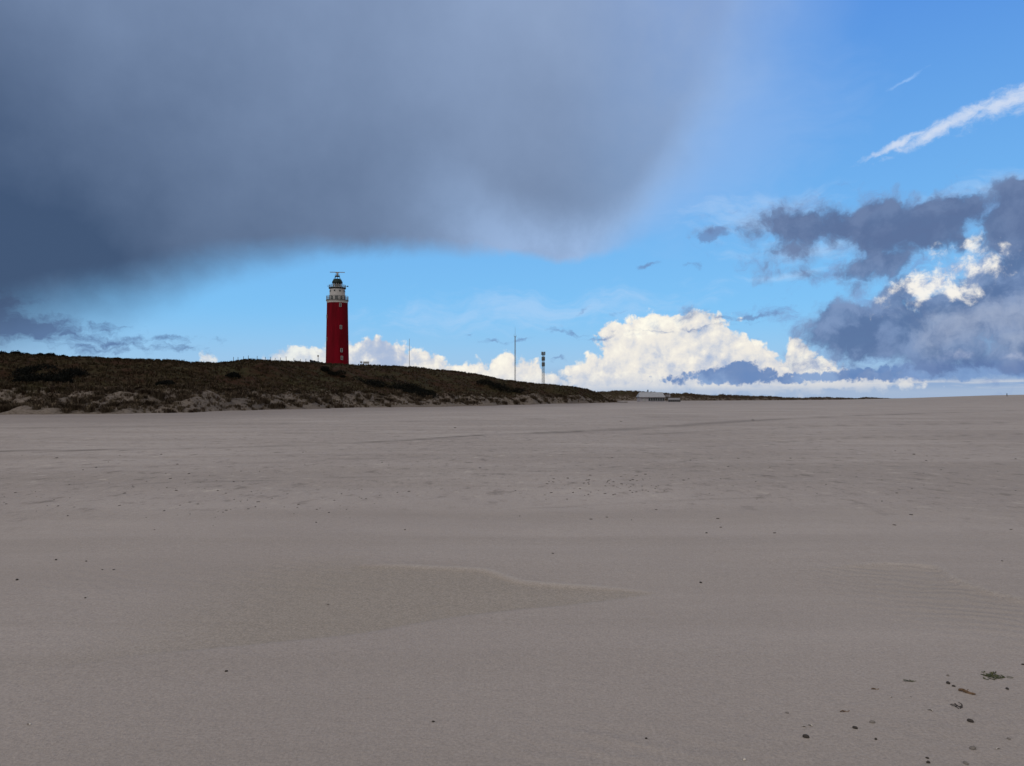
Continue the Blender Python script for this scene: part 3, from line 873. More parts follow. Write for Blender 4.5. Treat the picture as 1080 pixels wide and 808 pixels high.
# dark thickets: leaf-sized faces on a framework of twigs, following the slope
def thicket(px0, px1, py0, py1, hgt, label, seed, n=9000, crest=False, name='shrub_thicket', group=None):
    rs = np.random.default_rng(seed)
    uc = px_u((px0 + px1) / 2)
    # find distances whose surface is seen between the two rows
    Ys = np.linspace(float(dune_geom(uc)[0]), float(dune_geom(uc)[2]), 400)
    py = HY - (dune_h(np.full(400, uc), Ys) - EYE) / Ys * F_PX
    lo = Ys[np.argmin(np.abs(py - py1))]; hi = Ys[np.argmin(np.abs(py - py0))]
    if crest: hi = float(dune_geom(uc)[2]); lo = hi - 1.5
    if hi < lo: lo, hi = hi, lo
    hi = max(hi, lo + 1.5)
    Yc = (lo + hi) / 2
    root = empty(name, (uc * Yc, Yc, float(dune_h(uc, Yc))))
    half = (px1 - px0) / 2 / F_PX * Yc
    # bushes making up the thicket
    nb = max(3, int(half * 3.2))
    cs = []
    for i in range(nb):
        bu = uc + rs.uniform(-0.85, 0.85) * half / Yc; k = 1 - abs((bu - uc) * Yc / half) ** 2 * 0.7
        bY = Yc + rs.uniform(-0.5, 0.5) * (hi - lo) * k
        r = hgt * rs.uniform(0.8, 1.4) * (0.65 + 0.5 * k) * (1.0 if crest else 1.25)
        cs.append((bu * bY, bY, float(dune_h(bu, bY)), r))
    V = []
    per = n // nb
    for (x, y, z, r) in cs:
        d = rs.normal(size=(per, 3)); d /= np.linalg.norm(d, axis=1)[:, None]; d[:, 2] = np.abs(d[:, 2])
        rad = r * rs.uniform(0.35, 1.0, per) ** 0.5 * (1 + 0.3 * fbm(d[:, 0] * 3 + x, d[:, 1] * 3 + y, 3, seed))
        c = d * rad[:, None] * np.array([1.25, 1.25, 0.85]) + np.array([x, y, z - 0.05])
        a = rs.normal(size=(per, 3)); a /= np.linalg.norm(a, axis=1)[:, None]
        bb = np.cross(a, rs.normal(size=(per, 3))); bb /= np.linalg.norm(bb, axis=1)[:, None]
        s = rs.uniform(0.06, 0.15, per)[:, None]
        V.append(np.stack([c - a * s, c - bb * s * 0.5, c + a * s, c + bb * s * 0.5], 1))
    V = np.concatenate(V) - np.array(root.location)
    mme = bpy.data.meshes.new('foliage'); N = len(V)
    mme.vertices.add(N * 4); mme.vertices.foreach_set('co', V.reshape(-1)); mme.loops.add(N * 4); mme.loops.foreach_set('vertex_index', np.arange(N * 4, dtype=np.int32))
    mme.polygons.add(N); mme.polygons.foreach_set('loop_start', (np.arange(N) * 4).astype(np.int32)); mme.update(calc_edges=True)
    link('foliage', mme, M['shrub'], root)
    tb = MB()
    for (x, y, z, r) in cs:
        for j in range(6):
            a = rs.uniform(0, 6.28); q = r * rs.uniform(0.5, 0.85)
            p0 = Vector((x, y, z - 0.1)) - root.location
            tb.tube(p0, p0 + Vector((math.cos(a) * q * 0.7, math.sin(a) * q * 0.7, q * 0.7)), 0.03, 0.012, 5)
    tb.build('branches', M['wood'], root)
    tag(root, label, 'shrub', group)
    return root
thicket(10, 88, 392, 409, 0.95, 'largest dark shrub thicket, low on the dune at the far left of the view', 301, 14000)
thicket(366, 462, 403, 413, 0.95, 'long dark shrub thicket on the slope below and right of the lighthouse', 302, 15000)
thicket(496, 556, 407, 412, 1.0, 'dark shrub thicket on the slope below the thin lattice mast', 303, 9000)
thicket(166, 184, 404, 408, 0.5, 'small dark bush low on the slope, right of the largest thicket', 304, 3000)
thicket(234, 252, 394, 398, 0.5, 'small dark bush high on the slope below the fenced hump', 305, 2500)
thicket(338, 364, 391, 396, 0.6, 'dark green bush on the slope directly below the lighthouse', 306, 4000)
BL = ['tallest dark bush on the skyline, cut by the left edge of the view', 'wide dark bush on the skyline, second from the left edge', 'dark bush on the skyline, third from the left edge',
      'smallish dark bush on the skyline, fourth from the left edge', 'dark bush on the skyline, fifth from the left edge', 'dark bush on the skyline, sixth from the left edge',
      'dark bush on the skyline, last of the close row at the left', 'lone low bush on the skyline midway between the left row and the hump', 'tiny bush on the skyline just right of the lone low one', 'tiny bush on top of the fenced dune hump']
for i, (a, b_, h_) in enumerate([(-6, 6, .8), (8, 22, .7), (24, 36, .6), (40, 48, .45), (50, 60, .6), (62, 72, .5), (76, 84, .4), (118, 126, .45), (130, 136, .3), (256, 266, .35)]):
    thicket(a, b_, 0, 0, h_, BL[i], 320 + i, 1600, crest=True, name='ridge_bush', group='bushes on the dune skyline')

# ------------------------------------------------------------------ lighthouse
def lighthouse():
    D = 290.0; k = D / F_PX
    X0 = px_u(355.8) * D
    zz = lambda py: EYE + (HY - py) * k
    zb = 9.2
    root = empty('lighthouse', (X0, D, zb))
    tag(root, 'tall round red lighthouse with a white top and radar bar, standing behind the dune ridge', 'lighthouse')
    Z = lambda py: zz(py) - zb
    def rad(z):        # tower taper
        t = z / Z(320); return 4.45 * (1 - t) + 3.92 * t
    mb = MB(); prof = [(4.75, -1.5), (4.75, 1.1), (4.6, 1.2), (rad(1.2), 1.25)]
    for i in range(1, 13): z = 1.25 + (Z(320) - 1.25) * i / 12; prof.append((rad(z), z))
    mb.lathe(prof, 72); tower = mb.build('tower', M['red'], root, True)
    # windows: white framed, in two vertical rows seen from the beach, others round the back
    def window(ang, z):
        r = rad(z); e = bpy.data.objects.new('window', MB_window_frame); COL.objects.link(e); e.parent = root
        e.location = (math.sin(ang) * r, -math.cos(ang) * r, z); e.rotation_euler = (0, 0, ang)
        p_ = bpy.data.objects.new('pane', MB_window_pane); COL.objects.link(p_); p_.parent = e
    fr = MB()
    for (c, s) in [((-0.42, 0, 0), (0.20, 0.30, 1.8)), ((0.42, 0, 0), (0.20, 0.30, 1.8)), ((0, 0, 0.82), (0.64, 0.298, 0.2)), ((0, -0.03, -0.86), (0.64, 0.36, 0.16)), ((0, 0, 0), (0.64, 0.22, 0.07))]:
        fr.box(tuple(q * 0.82 for q in c), tuple(q * 0.82 for q in s))
    MB_window_frame = fr.mesh('window'); MB_window_frame.materials.append(M['grey_paint'])
    pn = MB(); pn.box((0, 0.02, 0), (0.54, 0.14, 1.22)); MB_window_pane = pn.mesh('pane'); MB_window_pane.materials.append(M['glass'])
    for (px, py) in [(361.1, 322.8), (361.7, 345.9), (362.4, 370), (362.7, 378)]:
        z = Z(py); a = math.asin(max(-0.96, min(0.96, (px_u(px) * D - X0) / rad(z)))); window(a, z)
    for (px, py) in [(346.0, 334.3), (346.0, 358.1)]:
        z = Z(py); a = math.asin(max(-0.95, min(0.95, (px_u(px) * D - X0) / rad(z)))); window(a, z)
    for a, py in ((2.4, 340), (-2.4, 350), (3.0, 365)): window(a, Z(py))
    # cornice and lower gallery
    mb = MB(); mb.lathe([(3.94, Z(320)), (4.0, Z(319.4)), (3.98, Z(318.6)), (4.12, Z(318)), (4.2, Z(317.4))], 72); mb.build('cornice', M['white'], root, True)
    mb = MB(); mb.lathe([(4.22, Z(317.38)), (4.26, Z(316.9)), (4.0, Z(316.85))], 72); mb.build('gallery_floor', M['dark_metal'], root, True)
    def railing(r, z0, z1, n, nm, mat):
        mb = MB()
        for q in range(4): mb.ring(r, 0.045, z0 + (z1 - z0) * (0.1 + 0.9 * q / 3), 72, 6)
        for i in range(n):
            a = 2 * math.pi * i / n; mb.tube((math.cos(a) * r, math.sin(a) * r, z0), (math.cos(a) * r, math.sin(a) * r, z1), 0.05, n=6)
        return mb.build(nm, mat, root)
    railing(4.1, Z(316.9), Z(312.6), 36, 'railing', M['galv'])
    # white drum with a ring of openings behind the railing and little square windows above
    mb = MB(); mb.lathe([(3.0, Z(316.9)), (3.0, Z(312.4)), (3.12, Z(312.3)), (3.12, Z(311.8)), (2.92, Z(311.7)), (2.86, Z(305.2)), (3.05, Z(305.0))], 64); mb.build('watch_room', M['white'], root, True)
    for i in range(10):
        a = 0.12 + 2 * math.pi * i / 10
        mb = MB(); mb.box((0, -3.0, (Z(316.6) + Z(313)) / 2), (0.95, 0.14, Z(313) - Z(316.6))); o_ = mb.build('opening', M['glass'], root); o_.rotation_euler = (0, 0, a)
    for i in range(9):
        a = -0.14 + 2 * math.pi * i / 9
        mb = MB(); mb.box((0, -2.9, Z(307.4)), (0.55, 0.12, 0.62)); o_ = mb.build('small_window', M['glass'], root); o_.rotation_euler = (0, 0, a)
    # upper gallery
    mb = MB(); mb.lathe([(3.05, Z(304.98)), (3.25, Z(304.4)), (3.28, Z(303.8)), (2.6, Z(303.75))], 64); mb.build('upper_gallery_floor', M['dark_metal'], root, True)
    railing(3.15, Z(303.8), Z(300.9), 24, 'upper_railing', M['galv'])
    # lantern room: white base, glazing bars, lens, dome
    mb = MB(); mb.lathe([(1.75, Z(303.8)), (1.75, Z(302.6)), (1.6, Z(302.55))], 32); mb.build('lantern_base', M['white'], root, True)
    mb = MB()
    for i in range(12):
        a = 2 * math.pi * i / 12; mb.tube((math.cos(a) * 1.68, math.sin(a) * 1.68, Z(302.6)), (math.cos(a) * 1.68, math.sin(a) * 1.68, Z(298.4)), 0.07, n=6)
    mb.ring(1.68, 0.06, Z(300.4), 32); mb.build('glazing_bars', M['white'], root)
    mb = MB(); mb.lathe([(0.5, Z(302.5)), (0.95, Z(301.8)), (1.05, Z(300.5)), (0.95, Z(299.2)), (0.5, Z(298.6))], 24); mb.build('lens', M['dark_metal'], root, True)
    mb = MB(); prof = [(1.85, Z(298.9)), (1.88, Z(298.4))]
    for i in range(8):
        t = i / 7 * math.pi / 2; prof.append((1.82 * math.cos(t) + 0.12, Z(298.3) + (Z(293.9) - Z(298.3)) * math.sin(t)))
    mb.lathe(prof, 36); mb.build('dome', M['dome'], root, True)
    # strutted cage carrying the radar platform over the dome
    mb = MB()
    for i in range(8):
        a = 2 * math.pi * i / 8 + 0.2
        p0 = Vector((math.cos(a) * 1.98, math.sin(a) * 1.98, Z(303.6))); p1 = Vector((math.cos(a) * 1.92, math.sin(a) * 1.92, Z(297.5))); p2 = Vector((math.cos(a) * 0.8, math.sin(a) * 0.8, Z(291.8)))
        mb.tube(p0, p1, 0.06, n=6); mb.tube(p1, p2, 0.06, n=6)
    mb.ring(1.45, 0.05, Z(294.8), 32); mb.build('radar_cage', M['dark_metal'], root)
    mb = MB(); mb.lathe([(0.95, Z(291.9)), (1.0, Z(291.2)), (0.9, Z(291.15))], 24)
    for i in range(8):
        a = 2 * math.pi * i / 8; mb.tube((math.cos(a) * .9, math.sin(a) * .9, Z(291.2)), (math.cos(a) * .9, math.sin(a) * .9, Z(289.9)), 0.035, n=5)
    mb.ring(0.9, 0.035, Z(289.9), 24); mb.build('radar_platform', M['dark_metal'], root)
    mb = MB(); mb.tube((0, 0, Z(291.2)), (0, 0, Z(289)), 0.42, 0.36, 12); mb.tube((0, 0, Z(289)), (0, 0, Z(287.5)), 0.26, 0.2, 12); rp = mb.build('radar_pedestal', M['grey_paint'], root, True)
    mb = MB(); mb.box((0, 0, Z(287.2)), (5.6, 0.4, 0.22), (0, 0, 0.12)); mb.box((0, 0.05, Z(287.2) - 0.28), (1.3, 0.5, 0.24), (0, 0, 0.12)); mb.build('radar_scanner', M['grey_paint'], root)
    mb = MB(); mb.tube((3.1, -0.3, Z(302.2)), (4.1, -0.3, Z(302.1)), 0.06, n=6); mb.box((4.0, -0.3, Z(302.2)), (0.5, 0.3, 0.42)); mb.tube((-3.1, -0.3, Z(302.2)), (-3.75, -0.3, Z(302.0)), 0.05, n=6)
    mb.tube((-3.6, -0.3, Z(302.6)), (-3.6, -0.3, Z(301.0)), 0.04, n=6); mb.build('antenna_arm', M['dark_metal'], root)
    return root
lighthouse()

# low wall beside the lighthouse and small things on the ridge
def ridge_spot(px, back=1.0):
    u = px_u(px); Y = float(dune_geom(u)[2]) + back
    return u * Y, Y, float(dune_h(u, Y))
x0, y0, z0 = ridge_spot(327.5, 1); x1, y1, z1 = ridge_spot(343.5, 1)
L = math.dist((x0, y0), (x1, y1)); ang = math.atan2(y1 - y0, x1 - x0)
w = empty('low_wall', ((x0 + x1) / 2, (y0 + y1) / 2, (z0 + z1) / 2 - 0.3), ang); tag(w, 'low dark weathered wall sloping down to the left foot of the lighthouse', 'wall')
mb = MB(); mb.add([(-L / 2, -0.12, -0.4), (L / 2, -0.12, -0.4), (L / 2, -0.12, 0.62), (-L / 2, -0.12, 1.05), (-L / 2, 0.12, -0.4), (L / 2, 0.12, -0.4), (L / 2, 0.12, 0.62), (-L / 2, 0.12, 1.05)],
                  [(0, 1, 2, 3), (5, 4, 7, 6), (3, 2, 6, 7), (4, 0, 3, 7), (1, 5, 6, 2)]); mb.build('boards', M['black_wood'], w)
mb = MB()
for i in range(5):
    t = i / 4; mb.box((-L / 2 + L * t, 0.0, 0.25 - 0.12 * t), (0.12, 0.32, 1.75 - 0.4 * t))
mb.build('posts', M['black_wood'], w)

ORD = ['first', 'second', 'third', 'fourth', 'fifth', 'sixth', 'seventh', 'eighth', 'ninth', 'tenth', 'eleventh', 'twelfth', 'thirteenth']
# fence posts on the hump, each a thing
pm = MB(); pm.tube((0, 0, -0.3), (0, 0, 1.0), 0.05, 0.045, 8); pm.tube((0, 0, 1.0), (0, 0, 1.03), 0.045, 0.02, 8)
post_me = pm.mesh('fence_post'); post_me.materials.append(M['wood'])
for i, px in enumerate([246, 251, 256.5, 262, 271, 280, 285.5, 290, 295.5, 302, 310, 317, 322.5]):
    x, y, z = ridge_spot(px, 0.3); o = bpy.data.objects.new('fence_post', post_me); COL.objects.link(o); o.location = (x, y, z); s = random.uniform(0.7, 1.15)
    o.scale = (1, 1, s); o.rotation_euler = (random.uniform(-.08, .08), random.uniform(-.08, .08), 0)
    tag(o, ('leftmost of the short wooden fence posts on the dune hump' if i == 0 else 'short wooden fence post on the dune hump, nearest the low dark wall' if i == 12 else 'short wooden fence post on the dune hump, %s from the left' % ORD[i]), 'post', 'fence posts on the dune ridge')
x, y, z = ridge_spot(335.5, 0.5); mb = MB(); mb.tube((0, 0, -.3), (0, 0, 1.9), 0.07, 0.06, 8); mb.box((0, 0, 1.75), (0.35, 0.16, 0.4)); o = mb.build('marker_post', M['grey_paint']); o.location = (x, y, z)
tag(o, 'pale marker post with a small box on top, beside the low wall', 'post')

# picnic table-like kiosk: small box on legs right of the lighthouse
x, y, z = ridge_spot(386, 1.0)
kb = empty('viewing_bench', (x, y, z)); tag(kb, 'small grey bench with a high back on the ridge just right of the lighthouse', 'bench')
mb = MB(); mb.box((0, 0, 0.45), (1.5, 0.5, 0.09)); mb.build('seat', M['grey_paint'], kb)
mb = MB(); mb.box((0, 0.24, 0.78), (1.5, 0.07, 0.46)); mb.build('backrest', M['grey_paint'], kb)
for sx in (-.6, .6):
    mb = MB(); mb.box((sx, 0, 0.10), (0.12, 0.42, 0.61)); mb.build('leg', M['wood'], kb)
x, y, z = ridge_spot(381, 1.0)
mb = MB(); mb.tube((0, 0, -.3), (0, 0, 0.75), 0.06, n=8); mb.box((0, 0, 0.85), (0.55, 0.1, 0.35), (0.4, 0, 0)); o = mb.build('information_board', M['grey_paint']); o.location = (x, y, z)
tag(o, 'small tilted board on a post between the lighthouse and the grey bench', 'board')

# ------------------------------------------------------------------ masts
def lattice_mast(name, px, D, py_top, zbase, w0, w1, mat, root, step=1.2, r=0.04, nm='lattice'):
    zt = px_z(py_top, D) - zbase
    mb = MB(); n = max(2, int(zt / step)); ps = []
    for i in range(n + 1):
        t = i / n; w_ = w0 + (w1 - w0) * t
        ps.append([Vector((math.cos(a) * w_ / math.sqrt(3), math.sin(a) * w_ / math.sqrt(3), zt * t)) for a in (0.5, 0.5 + 2.0944, 0.5 + 4.1888)])
    for i in range(n):
        for j in range(3):
            mb.tube(ps[i][j], ps[i + 1][j], r, n=6); mb.tube(ps[i][j], ps[i + 1][(j + 1) % 3], r * 0.6, n=5); mb.tube(ps[i + 1][j], ps[i + 1][(j + 1) % 3], r * 0.6, n=5)
    mb.build(nm, mat, root); return zt

D = 330; zb = 5.0
m1 = empty('radio_mast', (px_u(543.3) * D, D, zb)); tag(m1, 'slender grey lattice mast with a whip antenna, taller of the pair right of the lighthouse', 'mast')
zt = lattice_mast('radio_mast', 543.3, D, 354.5, zb, 0.55, 0.42, M['galv'], m1, 0.9, 0.05)
mb = MB(); mb.tube((0, 0, zt - 0.5), (0, 0, px_z(345, D) - zb), 0.06, 0.03, 6); mb.build('whip_antenna', M['galv'], m1)
mb = MB(); mb.tube((-0.5, 0, zt - 0.3), (0.5, 0, zt - 0.3), 0.05, n=6); mb.tube((-0.5, 0, zt - 0.3), (-0.5, 0, zt + 0.7), 0.04, n=6); mb.tube((0.5, 0, zt - 0.3), (0.5, 0, zt + 0.5), 0.04, n=6); mb.build('crossarm', M['galv'], m1)

D = 310
m2 = empty('phone_mast', (px_u(573) * D, D, 4.0)); tag(m2, 'shorter dark telecom mast carrying three tiers of antenna panels, rightmost on the dune', 'mast')
zt = lattice_mast('phone_mast', 573, D, 371.5, 4.0, 1.15, 0.8, M['mast'], m2, 1.1, 0.07)
for (py0, py1, wpx) in ((370.8, 374.8, 2.0), (376.2, 380.6, 1.6), (382, 386.6, 1.5)):
    za, zb_ = px_z(py1, D) - 4, px_z(py0, D) - 4; r_ = wpx / F_PX * D
    for a in (0.4, 1.45, 2.5, 3.5, 4.6, 5.65):
        mb = MB(); mb.box((0, 0, 0), (0.34, 0.16, (zb_ - za) * 0.88)); mb.tube((0, 0.1, 0), (0, r_ * 0.7, 0), 0.04, n=6)
        o = mb.build('antenna_panel', M['mast'], m2); o.location = (math.sin(a) * r_, -math.cos(a) * r_, (za + zb_) / 2); o.rotation_euler = (0, 0, a)
    mb = MB(); mb.ring(r_ * 0.6, 0.05, (za + zb_) / 2, 16); mb.ring(r_ * 0.6, 0.05, za + 0.2, 16); mb.build('mounting_ring', M['dark_metal'], m2)

D = 300
m3 = empty('flag_pole', (px_u(431.8) * D, D, 6.0)); tag(m3, 'faint thin pole with nothing on it, nearest the lighthouse on its right', 'pole')
mb = MB(); mb.tube((0, 0, 0), (0, 0, px_z(357.5, D) - 6), 0.12, 0.06, 8); mb.build('shaft', M['galv'], m3, True)
mb = MB(); mb.lathe([(0.04, -0.1), (0.13, 0), (0.04, 0.12)], 12, (0, 0, px_z(357.5, D) - 6)); mb.build('finial', M['galv'], m3, True)

# ------------------------------------------------------------------ beach pavilion
def pavilion():
    D = 330.0; k = D / F_PX; X0 = px_u(688) * D
    root = empty('beach_pavilion', (X0, D, 0.15)); tag(root, 'low white beach pavilion with a pale grey sloping roof, at the end of the dunes', 'building')
    Z = lambda py: px_z(py, D) - 0.15
    hw = 13.6 * k; dp = 8.0
    mb = MB(); mb.box((0, dp / 2, Z(420.4)), (hw * 2 - 0.5, dp - 0.4, 2 * (Z(419.0) - Z(420.4)) + 0.9)); 
    wall = MB(); wall.box((0, dp / 2, (Z(418.6) - 0.3) / 2), (hw * 2 - 0.5, dp - 0.4, Z(418.6) + 0.3)); wall.build('wall', M['wall_white'], root)
    # hipped roof with a wide overhang
    ze, zr = Z(418.7), Z(413.6)
    mb = MB(); mb.add([(-hw - 0.2, -0.5, ze), (hw, -0.5, ze), (hw, dp + 0.3, ze), (-hw - 0.2, dp + 0.3, ze), (-hw + 0.7, dp * 0.45, zr), (hw - 0.5, dp * 0.45, zr), (hw - 0.5, dp * 0.6, zr), (-hw + 0.7, dp * 0.6, zr)],
                      [(0, 3, 2, 1), (0, 1, 5, 4), (1, 2, 6, 5), (2, 3, 7, 6), (3, 0, 4, 7), (4, 5, 6, 7)])
    rf = mb.build('roof', M['roof'], root)
    mb = MB(); mb.box((-2.9 * k * 1, dp * 0.52, zr + 0.3), (0.45, 0.45, 1.3)); mb.box((-2.9 * k, dp * 0.52, zr + 1.0), (0.58, 0.58, 0.12)); mb.build('chimney', M['dark_metal'], rf)
    mb = MB(); mb.box((0, -0.52, ze - 0.08), (hw * 2 + 0.1, 0.08, 0.22)); mb.build('gutter', M['wall_white'], rf)
    # row of dark windows along the front
    for i, x in enumerate(np.linspace(-hw * 0.22, hw * 0.86, 7)):
        mb = MB(); h_ = Z(419.6) - Z(422.9); mb.box((x, 0.14, (Z(419.6) + Z(422.9)) / 2), (0.86, 0.10, h_)); wn = mb.build('window', M['wall_white'], root)
        mb = MB(); mb.box((x, 0.08, (Z(419.6) + Z(422.9)) / 2), (0.74, 0.06, h_ - 0.16)); mb.build('pane', M['glass'], wn)
    mb = MB(); mb.box((-hw * 0.62, 0.14, Z(421.5)), (0.9, 0.10, 1.7)); dr = mb.build('door', M['grey_paint'], root)
    mb = MB(); mb.tube((-hw * 0.62 + .32, 0.06, Z(421.5)), (-hw * 0.62 + .32, 0.06, Z(421.5) + 0.2), 0.03, n=6); mb.build('handle', M['dark_metal'], dr)
    # porch on the right with dark uprights
    mb = MB(); mb.box((hw + 1.3, 2.5, Z(419.6)), (2.7, 4.4, 0.16))
    mb.build('porch_roof', M['black_wood'], root)
    for x in (hw + 0.5, hw + 1.3, hw + 2.5):
        mb = MB(); mb.box((x, 0.5, (Z(416.2) - 0.3) / 2), (0.2, 0.2, Z(416.2) + 0.3)); mb.build('porch_post', M['black_wood'], root)
    mb = MB(); mb.box((hw + 1.3, 0.7, Z(417.4)), (2.2, 0.1, 1.0)); mb.build('sign_board', M['wall_white'], root)
    return root
pavilion()
# terrace windbreak to its right
D = 328; k = D / F_PX
tr = empty('terrace_windbreak', (px_u(711) * D, D, 0.1)); tag(tr, 'low glazed terrace windbreak on dark boards at the right end of the pavilion', 'windbreak')
mb = MB(); mb.box((0, 0, 0.35), (13.5 * k, 0.12, 0.9)); mb.build('board_base', M['black_wood'], tr)
for i in range(7):
    x = (-6.2 + i * 2.07) * k
    mb = MB(); mb.box((x, 0, 0.75), (0.09, 0.16, 1.9)); mb.build('post', M['wall_white'], tr)
    if i < 6:
        mb = MB(); mb.box((x + 1.03 * k, 0, 1.22), (2.0 * k - 0.12, 0.03, 0.78)); mb.build('glass_panel', M['roof'], tr)

# ------------------------------------------------------------------ person walking on the sand bank
def person():
    D = 380.0; X0 = px_u(1062) * D; Z0 = float(ground_h(np.array([X0]), np.array([D]))[0])
    root = empty('person', (X0, D, Z0), 0.5); tag(root, 'person in dark clothes walking alone on the sand at the far right', 'person')
    J = {'pelvis': (0, 0, 0.92), 'waist': (0, 0, 1.05), 'chest': (0, 0.01, 1.28), 'neck': (0, 0, 1.46), 'head0': (0, -0.01, 1.54), 'head1': (0, -0.02, 1.66), 'head2': (0, -0.01, 1.73),
         'shL': (0.18, 0, 1.42), 'elL': (0.24, 0.12, 1.15), 'wrL': (0.24, 0.06, 0.92), 'haL': (0.235, 0.0, 0.84), 'shR': (-0.18, 0, 1.42), 'elR': (-0.24, -0.06, 1.15), 'wrR': (-0.24, -0.22, 0.97), 'haR': (-0.23, -0.28, 0.91),
         'hiL': (0.1, 0, 0.88), 'knL': (0.11, -0.16, 0.5), 'anL': (0.11, -0.26, 0.09), 'toL': (0.12, -0.42, 0.05), 'hiR': (-0.1, 0, 0.88), 'knR': (-0.11, 0.06, 0.48), 'anR': (-0.11, 0.33, 0.13), 'toR': (-0.12, 0.24, 0.03)}
    rad = {'pelvis': .15, 'waist': .14, 'chest': .17, 'neck': .055, 'head0': .07, 'head1': .10, 'head2': .07, 'shL': .07, 'elL': .055, 'wrL': .035, 'haL': .035, 'hiL': .10, 'knL': .065, 'anL': .045, 'toL': .035}
    names = list(J); idx = {n_: i for i, n_ in enumerate(names)}
    E_ = [('pelvis', 'waist'), ('waist', 'chest'), ('chest', 'neck'), ('neck', 'head0'), ('head0', 'head1'), ('head1', 'head2')]
    for s in 'LR': E_ += [('chest', 'sh' + s), ('sh' + s, 'el' + s), ('el' + s, 'wr' + s), ('wr' + s, 'ha' + s), ('pelvis', 'hi' + s), ('hi' + s, 'kn' + s), ('kn' + s, 'an' + s), ('an' + s, 'to' + s)]
    me = bpy.data.meshes.new('body'); me.from_pydata([J[n_] for n_ in names], [(idx[a], idx[b]) for a, b in E_], [])
    o = link('body', me, M['cloth'], root)
    md = o.modifiers.new('skin', 'SKIN')
    me.skin_vertices or me.skin_vertices
    for i, n_ in enumerate(names):
        r_ = rad.get(n_, rad.get(n_[:-1] + 'L', .05)); me.skin_vertices[0].data[i].radius = (r_, r_)
    me.skin_vertices[0].data[0].use_root = True
    sd_ = o.modifiers.new('sub', 'SUBSURF'); sd_.levels = 1; sd_.render_levels = 2
    mb = MB(); mb.lathe([(0.02, 0.13), (0.09, 0.10), (0.117, 0.03), (0.112, -0.05), (0.07, -0.09)][::-1], 16, (0, 0.015, 1.67)); mb.build('hair', M['hair'], root, True)
    mb = MB(); mb.lathe([(0.2, 0.80), (0.19, 1.0), (0.185, 1.2), (0.20, 1.38), (0.10, 1.47)], 20); mb.build('jacket', M['cloth'], root, True)
    return root
try: person()
except Exception as ex: print('person failed', ex)

# ------------------------------------------------------------------ small finds on the sand
def gz(x, y): return float(ground_h(np.array([x]), np.array([y]))[0])
def stone_mesh(name, seed, fl=0.55, mat=None, rough=0.18):
    rs = np.random.default_rng(seed); mb = MB(); n, m_ = 14, 9; prof = []
    vs = []; fs = []
    for j in range(m_ + 1):
        th = math.pi * j / m_
        for i in range(n):
            ph = 2 * math.pi * i / n
            d = np.array([math.sin(th) * math.cos(ph), math.sin(th) * math.sin(ph), math.cos(th)])
            r = 1 + rough * float(fbm(np.array([d[0] * 1.7 + seed]), np.array([d[1] * 1.7 + d[2] * 2.1]), 3, seed)[0])
            vs.append((d[0] * r, d[1] * r * 0.72, d[2] * r * fl))
    for j in range(m_):
        for i in range(n): fs.append((j * n + i, (j + 1) * n + i, (j + 1) * n + (i + 1) % n, j * n + (i + 1) % n))
    mb.add(vs, fs); me = mb.mesh(name); me.materials.append(mat); me.polygons.foreach_set('use_smooth', [True] * len(me.polygons)); return me
def shell_mesh(name, mat):
    mb = MB(); vs = []; fs = []; n, m_ = 16, 7
    for side, off in ((1, 0.0), (-1, -0.10)):
        for j in range(m_ + 1):
            t = j / m_
            for i in range(n + 1):
                a = math.pi * (i / n) * 1.25 - math.pi * 0.125
                rr = t * (1 + 0.03 * math.cos(i * math.pi))
                vs.append((math.cos(a) * rr, math.sin(a) * rr * 0.9 - 0.2, 0.42 * (1 - t * t) ** 0.6 + off + 0.12))
    c = (n + 1)
    for s in (0, 1):
        b0 = s * (m_ + 1) * c
        for j in range(m_):
            for i in range(n):
                q = (b0 + j * c + i, b0 + j * c + i + 1, b0 + (j + 1) * c + i + 1, b0 + (j + 1) * c + i); fs.append(q if s == 0 else q[::-1])
    b1 = (m_ + 1) * c
    for i in range(n): fs.append((m_ * c + i, m_ * c + i + 1, b1 + m_ * c + i + 1, b1 + m_ * c + i))
    mb.add(vs, fs); me = mb.mesh(name); me.materials.append(mat); me.polygons.foreach_set('use_smooth', [True] * len(me.polygons)); return me

